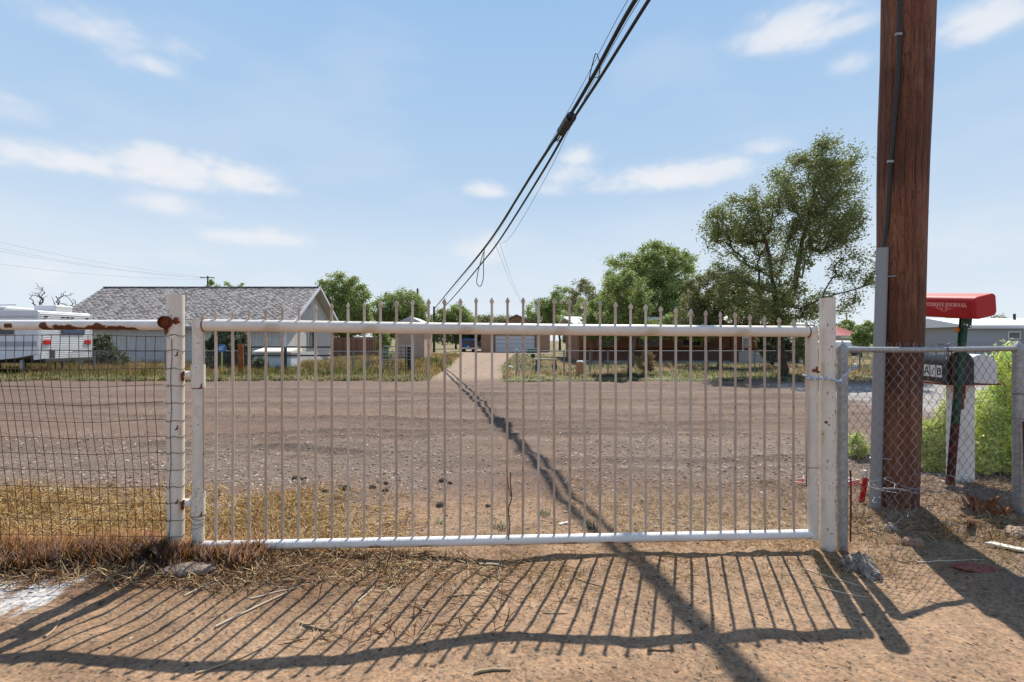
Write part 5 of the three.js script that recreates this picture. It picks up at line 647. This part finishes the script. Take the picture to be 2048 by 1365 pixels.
function kennel(px0, px1, Z, label) { const a = at(px0, 695, Z), b = at(px1, 695, Z), o = thing('kennel_panel', label, 'fence panel', [a.x, 0, a.z], 'black kennel panels'), L = b.x - a.x, h = a.y, m = at(px0, 712, Z).y, r = .034; part(o, 'post', sweep([V(0, 0, 0), V(0, h, 0)], r, 8), M.blackSteel); part(o, 'post', sweep([V(L, 0, 0), V(L, h, 0)], r, 8), M.blackSteel); part(o, 'rail', sweep([V(0, h, 0), V(L, h, 0)], r, 8), M.blackSteel); part(o, 'rail', sweep([V(0, m, 0), V(L, m, 0)], r, 8), M.blackSteel); part(o, 'rail', sweep([V(0, .06, 0), V(L, .06, 0)], r, 8), M.blackSteel); const list = []; for (let x = .06; x < L; x += .06) list.push(sweep([V(x, .06, 0), V(x, m, 0)], .0025, 3, false)); part(o, 'mesh_wires', list, M.wireGalv, 'stuff'); }
kennel(489, 569, 21, 'left of the two black framed kennel panels'); kennel(572, 662, 20.6, 'right of the two black framed kennel panels');
{ const p = onG(443, 755), o = thing('yard_sign', 'blue rounded sign on a yellow stake before the juniper', 'sign', [p.x, 0, -20.6]); o.position.x = (443 - 1024) * .0206; const s = new THREE.Shape(); for (let i = 0; i < 8; i++) { const a = i / 8 * 6.283 + .39, x = Math.cos(a) * .17, y = Math.sin(a) * .15; i ? s.lineTo(x, y) : s.moveTo(x, y); } const g = metric(new THREE.ExtrudeGeometry(s, { depth: .012, bevelEnabled: true, bevelSize: .03, bevelThickness: .003, bevelSegments: 2 })); g.translate(0, 1.06, 0); part(o, 'face', g, mat([.035, .13, .36], .4)); part(o, 'emblem', (() => { const q = new THREE.TorusGeometry(.085, .018, 6, 20, 5.2); q.scale(1.15, .75, .3); q.rotateZ(.4); q.translate(0, 1.06, .018); return q; })(), mat([.6, .68, .78], .5)); part(o, 'emblem_bar', box(.11, .025, .008, .01, 1.06, .02), mat([.6, .68, .78], .5)); part(o, 'stake', box(.035, .98, .02, .0, .45, -.012), mat([.52, .56, .2], .6)); }
{ const Z = 23, a = at(507, 705, Z), o = thing('doghouse', 'pale doghouse with a flat cream roof', 'doghouse', [a.x, 0, -Z]), L = 1.75; part(o, 'wall', bx(.04, L - .06, 0, .78, -1.1, -.06), mat([.55, .58, .62], .8)); const rf = part(o, 'roof', (() => { const g = prism([[-.05, .80], [L, .80], [L + .0, .88], [-.05, .88]], 1.3); g.translate(0, 0, -1.22); return g; })(), mat([.62, .55, .46], .7)); part(rf, 'roof_lid', (() => { const g = new THREE.BufferGeometry(); const q = [[-.02, .885, .06], [L - .02, .885, .06], [L - .04, 1.08, -1.2], [.0, 1.08, -1.2], [-.02, .88, -1.2], [L - .02, .88, -1.2]], f = [0, 1, 2, 0, 2, 3, 0, 3, 4, 1, 5, 2, 3, 2, 5, 3, 5, 4], pos = []; for (const i of f) pos.push(...q[i]); g.setAttribute('position', new THREE.Float32BufferAttribute(pos, 3)); g.computeVertexNormals(); return metric(g); })(), mat([.66, .62, .56], .7)); part(o, 'fascia', bx(0, L - .05, .6, .79, -.055, -.03), mat([.42, .4, .42], .8)); }
{ const Z = 44, a = at(655, 675, Z), b = at(775, 675, Z), o = thing('board_fence', 'reddish brown board fence under the two lobed tree', 'fence', [a.x, 0, a.z]), L = b.x - a.x, ms = [0, 1, 2].map((i) => mat([.15 + .03 * i, .07 + .012 * i, .045 + .008 * i], .9)), R = rng(731); for (let x = 0, i = 0; x < L; x += .2, i++) part(o, 'board', bx(x, x + .188, .05, a.y + (R() - .5) * .03, -.012, .012 + R() * .006), ms[i % 3]); part(o, 'rail', bx(0, L, .5, .6, -.06, -.014), ms[0]); part(o, 'rail', bx(0, L, 1.3, 1.4, -.06, -.014), ms[0]); part(o, 'post', [bx(0, .1, 0, 1.7, -.17, -.07), bx(L / 2, L / 2 + .1, 0, 1.7, -.17, -.07), bx(L - .1, L, 0, 1.7, -.17, -.07)], ms[0]); }
{ const Z = 36.5, x1 = -.176 * Z, x0 = -.232 * Z, o = thing('tan_shed', 'tan stucco shed left of the driveway', 'shed', [x1, 0, -Z]), w = x0 - x1, m = mat('#ffffff', .9, 0, { map: flatT([.66, .56, .50], [.74, .63, .56], 741, 1.5) }); part(o, 'wall', bx(w, 0, 0, 2.55, -3.7, 0), m); part(o, 'roof', (() => { const g = prism([[w - .25, 2.55], [.25, 2.55], [w / 2, 3.15]], 4.1); g.translate(0, 0, -3.9); return g; })(), mat([.42, .42, .43], .7)); part(o, 'corner_board', bx(-.08, .02, 0, 2.54, -.06, .02), m); for (let x = w + .4; x < -.2; x += .4) part(o, 'panel_batten', bx(x - .02, x + .02, 0, 2.53, .001, .016), m); }
{ const Z = 20.2, a = at(766, 694, Z), o = thing('pipe_gate_open', 'open grid wire gate with a black post beside the driveway', 'gate', [a.x, 0, a.z]), L = 64 * Z / 1000, h = a.y, r = .02; o.rotation.y = -.06; part(o, 'frame', [loop([V(0, .1, 0), V(0, h - .08, 0), V(.04, h - .01, 0), V(.12, h, 0), V(L - .12, h, 0), V(L - .04, h - .01, 0), V(L, h - .08, 0), V(L, .1, 0)], r, 8, false, 90), sweep([V(0, .1, 0), V(L, .1, 0)], r, 8)], mat([.25, .26, .27], .5, .4)); for (let i = 1; i < 7; i++) part(o, 'stay_rod', sweep([V(L * i / 7, .1, 0), V(L * i / 7, h, 0)], i === 3 || i === 5 ? .02 : .008, 6), M.blackSteel); for (let i = 1; i < 8; i++) part(o, 'cross_rod', sweep([V(0, .1 + (h - .1) * i / 8, .01), V(L, .1 + (h - .1) * i / 8, .01)], .008, 6), i < 4 ? M.blackSteel : M.zinc); part(o, 'black_post', bx(L * .76, L * .76 + .13, -.1, h - .02, -.14, -.03), M.black); }

// ------------------------------------------------------------------ garage, vehicles and ranch house at the end of the drive
{
  const Z = 60, o = thing('garage', 'tan gabled garage with a wide white door', 'garage', [.008 * Z, 0, -Z]), X = (px) => (px - 1032) * Z / 1000, tan = mat('#ffffff', .9, 0, { map: flatT([.60, .47, .38], [.68, .54, .44], 751, 2) }), w0 = X(962), w1 = X(1100);
  const dl = X(990), dr = X(1070), dh = 2.05; part(o, 'wall', [bx(w0, dl, 0, 2.85, -7, 0), bx(dr, w1, 0, 2.85, -7, 0), bx(dl, dr, dh, 2.85, -7, 0), bx(dl, dr, 0, dh, -7, -.3)], tan);
  for (let i = 0; i < 4; i++) part(o, 'door_panel', bx(dl + .02, dr - .02, .02 + i * dh / 4, (i + 1) * dh / 4 - .012, -.2, -.12, .008), mat([.60, .58, .60], .55)); part(o, 'door_trim', [bx(dl - .09, dl + .01, 0, dh + .09, .002, .03), bx(dr - .01, dr + .09, 0, dh + .09, .002, .03), bx(dl + .012, dr - .012, dh, dh + .09, .003, .03)], mat([.14, .1, .08], .8));
  part(o, 'gable', (() => { const g = prism([[X(985), 2.85], [X(1086), 2.85], [X(1033), 4.42]], .2); g.translate(0, 0, -.21); return g; })(), mat([.33, .19, .11], .9)); part(o, 'gable_vent', bx(X(1026), X(1039), 3.2, 3.9, .0, .03), mat([.2, .12, .08], .8));
  for (const k of [1, -1]) part(o, 'roof', (() => { const c = X(1033), run = 3.6; const g = box(run, .12, 7.8, 0, 0, 0); g.rotateZ(-k * .46); g.translate(c + k * run / 2 * Math.cos(.46), 4.5 - run / 2 * Math.sin(.46), -3.5); return metric(g); })(), mat([.17, .15, .14], .9));
}
function car(name, label, px, Z, colr, h, w, cat) { const p = at(px, 683, Z), o = thing(name, label, cat, [p.x, 0, p.z]), paint = mat(colr, .3, .2), gl = mat([.03, .045, .06], .08);
  const g = prism([[-w / 2, .38], [w / 2, .38], [w / 2 + .02, h * .55], [w / 2 - .12, h * .92], [w / 2 - .26, h], [-w / 2 + .26, h], [-w / 2 + .12, h * .92], [-w / 2 - .02, h * .55]], 4.2, .04); g.translate(0, 0, -4.2); part(o, 'body', g, paint); const rw = part(o, 'rear_window', prism([[-w / 2 + .22, h * .6], [w / 2 - .22, h * .6], [w / 2 - .32, h * .9], [-w / 2 + .32, h * .9]], .02), gl); rw.position.z = .042;
  part(o, 'bumper', bx(-w / 2 - .02, w / 2 + .02, .36, .56, .042, .16, .03), mat([.62, .6, .6], .4, .3)); for (const k of [-1, 1]) { part(o, 'tail_light', bx(k * (w / 2 - .1) - .07, k * (w / 2 - .1) + .07, .75, 1.05, .042, .07, .01), mat([.35, .02, .02], .3)); for (const z of [-.8, -3.3]) part(o, 'wheel', (() => { const q = new THREE.CylinderGeometry(.34, .34, .22, 18); q.rotateZ(Math.PI / 2); q.translate(k * (w / 2 - .1), .34, z); return q; })(), M.rubber); } part(o, 'licence_plate', bx(-.15, .15, .62, .75, .043, .055), mat([.6, .6, .55], .6)); return o; }
car('parked_van', 'blue vehicle parked at the end of the driveway', 936, 62, [.02, .07, .26], 1.62, 1.62, 'van'); car('parked_car', 'dark car half hidden at the garage corner', 955, 61, [.02, .02, .022], 1.3, 1.5, 'car'); car('parked_car', 'white car seen between the latch post and riser pipe', 1732, 46, [.7, .7, .7], 1.35, 1.7, 'car').rotation.y = .9;
single('storage_bin', [bx(-.68, .68, .0, .42, -.4, .4, .05), bx(-.72, .72, .42, .5, -.44, .44, .02)], mat([.02, .16, .12], .5), 'low dark green bin in front of the garage door', 'bin', null, [.0425 * 56.5, 0, -56.5]);
{
  const o = thing('ranch_house', 'long brown ranch house with a white metal roof and deep porch', 'house', [4.4, 0, -33]), tan = mat('#ffffff', .9, 0, { map: flatT([.50, .33, .22], [.60, .42, .29], 761, 1.6) }), brick = mat('#ffffff', .9, 0, { map: flatT([.36, .20, .13], [.46, .27, .18], 763, .8, 8, 24) }), L = 13.2;
  part(o, 'wall', bx(0, L, 0, 2.45, -8, 0), tan); part(o, 'wainscot', bx(.02, L - .02, 0, .9, .0, .03), brick);
  const metal = mat([.80, .80, .80], .35, .1); const roof = part(o, 'roof', (() => { const g = prism([[3.0, 2.28], [3.0, 2.36], [-4, 3.16], [-11, 2.5], [-11, 2.42], [-4, 3.06]].map(([a, b]) => [a, b]), L + 1.2); g.rotateY(-Math.PI / 2); g.translate(L + .6, 0, 0); return g; })(), metal); for (let x = -.5; x < L + .6; x += .6) part(roof, 'seam', (() => { const g = box(.03, .03, 7.1, 0, 0, 0); g.rotateX(.1138); g.translate(x, 2.775, -.5); return metric(g); })(), metal);
  part(roof, 'fascia', bx(-.6, L + .6, 2.12, 2.3, 2.98, 3.03), mat([.10, .08, .07], .8));
  for (const x of [1.2, 4.0, 6.8]) { const wn = part(o, 'window', bx(x, x + 1.3, 1.0, 2.0, .0, .04), mat([.3, .25, .2], .7)); part(wn, 'pane', bx(x + .08, x + 1.22, 1.08, 1.92, .041, .046), mat([.02, .02, .022], .1)); } const dr = part(o, 'door', bx(8.6, 9.5, 0, 2.05, .0, .05), mat([.16, .08, .05], .7)); part(dr, 'handle', box(.04, .1, .05, 9.4, 1.0, .07), M.zinc);
  for (const x of [.4, 3.6, 6.4, 12.8]) part(o, 'porch_post', bx(x - .07, x + .07, 0, 2.3, 2.7, 2.84), mat([.18, .10, .065], .9));
  const lat = part(o, 'porch_lattice', [bx(9.55, 9.59, .72, 2.28, 2.7, 2.76), bx(10.0, 10.04, .72, 2.28, 2.7, 2.76), bx(9.59, 10.0, .72, .76, 2.7, 2.76), bx(9.59, 10.0, 1.55, 1.6, 2.7, 2.76)], mat([.78, .77, .76], .6)); for (let i = -3; i < 9; i++) for (const k of [1, -1]) { const g = box(.022, .62, .015, 0, 0, 0); g.rotateZ(k * .78); const x = 9.6 + .2, y = .85 + i * .17; if (y < .9 || y > 2.1) continue; g.translate(x, y, 2.72 + k * .008); part(lat, 'lath', metric(g), mat([.78, .77, .76], .6)); }
  part(o, 'porch_wall', bx(9.3, 13.1, 0, .72, 2.6, 2.82), mat([.42, .38, .34], .9)); part(o, 'porch_column', bx(8.85, 9.28, 0, 2.3, 2.55, 2.87, .01), brick); part(o, 'porch_floor', bx(0, L, -.2, .1, .04, 3.1), mat([.4, .37, .34], .9));
  const cool = thing('rooftop_cooler', 'beige tarp wrapped cooler on the white ranch roof', 'cooler', [.5015 * 33, 2.98, -35]); cool.position.x = (1526 - 1024) * .0345; part(cool, 'wrapped_body', lump(771, .95, 1.15, .8, .3), rockTex([.50, .42, .36], [.72, .64, .57], 773)); part(cool, 'stand', bx(-.3, .3, -.28, .02, -.3, .3), M.zinc); cool.position.y = 3.25;
}
// yard furniture on the right
{ const p = at(1033, 683, 19.6), o = thing('yard_hydrant', 'grey standpipe tap at the driveway edge', 'hydrant', [p.x, 0, p.z]); part(o, 'pipe', sweep([V(0, -.05, 0), V(0, .95, 0)], .045, 10), M.galv); part(o, 'head', [bx(-.06, .08, .93, 1.05, -.04, .04, .015), sweep([V(.06, 1.0, 0), V(.13, .93, 0)], .02, 8)], M.zinc); part(o, 'lever', sweep([V(0, 1.04, 0), V(.04, 1.16, 0)], .012, 6), M.zinc); }
{ const p = at(1066, 683, 19.4), o = thing('lawn_ornament', 'dark disc on a thin stake near the driveway', 'ornament', [p.x, 0, p.z]); part(o, 'stake', sweep([V(0, -.05, 0), V(0, .7, 0)], .012, 6), M.black); part(o, 'disc', (() => { const g = new THREE.CylinderGeometry(.085, .085, .03, 20); g.rotateX(Math.PI / 2); g.translate(0, .78, 0); return g; })(), M.black); }
{ const Z = 21, p = at(1092, 683, Z), o = thing('garden_bench', 'wooden plank bench on dark ornamental legs', 'bench', [p.x, 0, p.z]); part(o, 'seat', bx(-.48, .48, .56, .62, -.15, .15, .01), mat([.45, .38, .27], .9)); for (const x of [-.36, .36]) part(o, 'leg', (() => { const g = new THREE.LatheGeometry([[.001, 0], [.13, 0], [.14, .08], [.09, .14], [.12, .26], [.11, .36], [.06, .46], [.1, .55], [.001, .559]].map((q) => new THREE.Vector2(...q)), 14); g.translate(x, 0, 0); return g; })(), mat([.04, .05, .055], .4)); }
{ const p = at(1160, 683, 19.2), o = thing('bollard', 'tan cylindrical bollard with a white cap', 'bollard', [p.x, 0, p.z]); part(o, 'drum', sweep([V(0, -.05, 0), V(0, .56, 0)], .145, 20), mat('#ffffff', .85, 0, { map: flatT([.58, .42, .27], [.68, .5, .34], 781, .5) })); part(o, 'cap', (() => { const g = new THREE.CylinderGeometry(.1, .135, .05, 20); g.translate(0, .583, 0); return g; })(), mat([.78, .76, .72], .6)); }
[[1020, 740, .34, 'large white rock at the right edge of the driveway'], [1014, 728, .3, 'white rock on the driveway edge behind the largest one'], [1040, 754, .16, 'small pale rock at the foot of the standpipe'], [895, 700, .5, 'white rock at the far left edge of the driveway']].forEach(([px, py, s, lb], i) => { const Z = i === 3 ? 58 : zOf(py), x = (px - 1024) * Z / 1000; single('white_rock', lump(791 + i, s, s * .7, s * .8, .3, 2), rockTex([.7, .67, .62], [.88, .85, .8], 795), lb, 'rock', 'white rocks edging the driveway', [x, groundH(x, Z) + .02, -Z]); });
// far right: red roofed shelter, cream house, grey mobile home
{ const Z = 58, p = at(1702, 683, Z), o = thing('red_shelter', 'low shelter with a red hipped roof and white canopy', 'shelter', [p.x, 0, p.z]); part(o, 'wall', bx(-2.2, 1.2, 0, 2.0, -3, 0), mat([.4, .33, .28], .9)); part(o, 'roof', (() => { const g = new THREE.ConeGeometry(2.6, 1.1, 4, 1); g.rotateY(Math.PI / 4); g.scale(1, 1, .8); g.translate(-.6, 2.55, -1.4); return metric(g); })(), mat([.24, .025, .03], .7)); part(o, 'canopy', bx(-1.2, 2.4, 1.72, 1.84, .3, 2.4), mat([.75, .74, .72], .6)); for (const x of [-1.0, 2.3]) part(o, 'canopy_post', bx(x - .06, x + .06, 0, 1.72, 2.2, 2.3), mat([.65, .63, .6], .7)); }
{ const Z = 30, o = thing('cream_house', 'cream panelled house with a low pale roof', 'house', [.80 * Z, 0, -Z]), m = mat('#ffffff', .85, 0, { map: flatT([.86, .80, .73], [.92, .87, .80], 801, 1.5) }), L = 3.2; part(o, 'wall', bx(.4, L, 0, 1.95, -2.8, 0), m); for (let x = .5; x < L; x += .62) part(o, 'panel_batten', bx(x, x + .05, 0, 1.94, .001, .02), m); part(o, 'roof', (() => { const g = prism([[.15, 1.95], [L + .3, 1.95], [L + .3, 2.12], [2.3, 2.5], [1.1, 2.5], [.15, 2.12]], 3.3); g.translate(0, 0, -3); return g; })(), mat([.78, .72, .64], .7)); part(o, 'cooler', bx(.75, 1.45, 2.4, 2.9, -1.6, -1.0, .02), mat([.42, .43, .45], .6)); }
{ const Z = 26, o = thing('mobile_home', 'grey mobile home with a white roof and small window', 'mobile home', [.905 * Z, 0, -Z]), m = mat([.34, .34, .38], .7), L = 14; o.rotation.y = -.06; part(o, 'wall', bx(0, L, 0, 2.1, -4.2, 0), m); part(o, 'roof', (() => { const g = prism([[.25, 2.1], [.25, 2.18], [-2.1, 2.62], [-4.45, 2.18], [-4.45, 2.1]], L + .5); g.rotateY(-Math.PI / 2); g.translate(L + .25, 0, 0); return g; })(), mat([.82, .82, .82], .5)); part(o, 'fascia', bx(-.25, L + .25, 2.0, 2.1, .2, .24), mat([.6, .6, .62], .6)); const wn = part(o, 'window', bx(2.15, 2.75, 1.45, 1.85, .0, .03), mat([.75, .75, .75], .6)); part(wn, 'pane', bx(2.2, 2.7, 1.5, 1.8, .031, .036), mat([.12, .13, .14], .15)); part(o, 'awning', bx(3.0, 6.5, 1.75, 1.82, .0, 1.4), mat([.7, .7, .72], .6)); part(o, 'roof_pipe', sweep([V(3.9, 2.4, -1.6), V(3.9, 2.85, -1.6)], .06, 8), M.black); }
tree('roadside_tree', 'yellow green treetop over the cream house', [1900, 1880, 1935, 632, 660], 48, { seed: 30, targets: 80, leaves: 50, leafSize: .16, clump: .3, cols: greens.light, blobs: [[1905, 650, 24, 12]] });

// ------------------------------------------------------------------ sticks and clods near the gate
{
  const R = rng(811), sm = [mat([.36, .26, .16], .9), mat([.56, .46, .33], .9), mat([.20, .12, .07], .9)];
  const stick = (px, py, len, ang, r, mi, label, bendK = .15) => { const p = onG(px, py), n = 6, pts = []; for (let i = 0; i <= n; i++) { const t = i / n - .5, x = Math.cos(ang) * t * len - Math.sin(ang) * bendK * len * (t * t - .25), z = -Math.sin(ang) * t * len - Math.cos(ang) * bendK * len * (t * t - .25); pts.push(V(x, groundH(p.x + x, -(p.z + z)) - p.y + r * .9 + (R() - .5) * .003, z)); } const rr = pts.map((_, i) => r * (1.15 - .6 * i / n)); return single('stick', sweep(pts, rr, 6), sm[mi], label, 'stick', 'sticks on the sand before the gate', p.toArray()); };
  stick(985, 1349, .15, .05, .007, 0, 'curved thick stick nearest the camera at the bottom centre', -.22); stick(632, 1243, .17, -.2, .006, 0, 'curved brown stick below the thick straw heap', .2); stick(925, 1195, .15, .15, .005, 0, 'small crossed twig under the left middle bars', .05); stick(732, 1190, .13, 1.2, .004, 1, 'short pale stick standing out between two left shadow bars', .1);
  stick(985, 1125, .17, -.15, .007, 1, 'pale bent root scrap right under the bottom rail', -.25); stick(1320, 1293, .11, -.08, .005, 2, 'dark straight twig right of the cable shadow', .02); stick(505, 1220, .34, .85, .006, 1, 'long pale stick leaning across the left shadow stripes', .04); stick(460, 1305, .26, .75, .005, 0, 'brown stick at the top rail shadow on the left', .06); stick(105, 1262, .12, 1.9, .005, 0, 'bent twig between the two left post shadows', .35);
  stick(1680, 1180, .26, -.6, .004, 1, 'thin pale stem across the right post shadows', .1); stick(1900, 1125, .38, -.12, .004, 1, 'long thin pale stem in the pole shadow', .06); stick(1110, 1222, .13, .1, .004, 0, 'forked twig under the middle bars', .1); stick(1180, 1165, .2, -.75, .004, 0, 'brown twig beside the cable shadow below the gate', .05); stick(430, 1175, .3, .9, .005, 1, 'straw coloured stalk at the grey slab', .05); stick(560, 1190, .28, .5, .004, 1, 'slanting dry stalk left of the curved brown stick', .08); stick(395, 1130, .3, .2, .004, 2, 'dark stalk below the left hinge', .08); stick(1660, 1150, .3, -.9, .004, 1, 'pale stem leaning from the latch post', .08);
  const cl = mat([.085, .055, .036], .95), clod = (px, py, s, label) => { const p = onG(px, py); single('dirt_clod', lump(Math.round(px), s, s * .6, s * .8, .45, 2), cl, label, 'clod', 'dark clods on the lot', [p.x, p.y + s * .1, p.z]); };
  clod(592, 956, .09, 'largest dark clod seen between the left bars'); clod(608, 960, .06, 'dark clod touching the largest one on its right'); clod(650, 990, .06, 'clod at the left end of the churned patch'); clod(693, 988, .08, 'dark clod in the middle of the churned patch'); clod(745, 983, .07, 'brown clod at the right end of the churned patch'); clod(771, 988, .06, 'nearer of two black clods right of the churned patch'); clod(772, 970, .05, 'farther of two black clods right of the churned patch'); clod(880, 1012, .07, 'lone black clod left of the gate middle'); clod(977, 1010, .05, 'lone dark clod just left of the gate middle'); clod(900, 966, .05, 'dark clod beside the rise left of the gate middle'); clod(886, 962, .08, 'reddish clod farther out left of the gate middle');
  const s = onG(1127, 1052); { const g = box(.075, .006, .014, 0, .008, 0); const o = single('plastic_strip', g, mat([.85, .85, .84], .5), 'short white strip lying by the dark green tuft', 'litter', null, s.toArray()); o.rotation.y = .55; }
}
renderer.render(scene, camera);
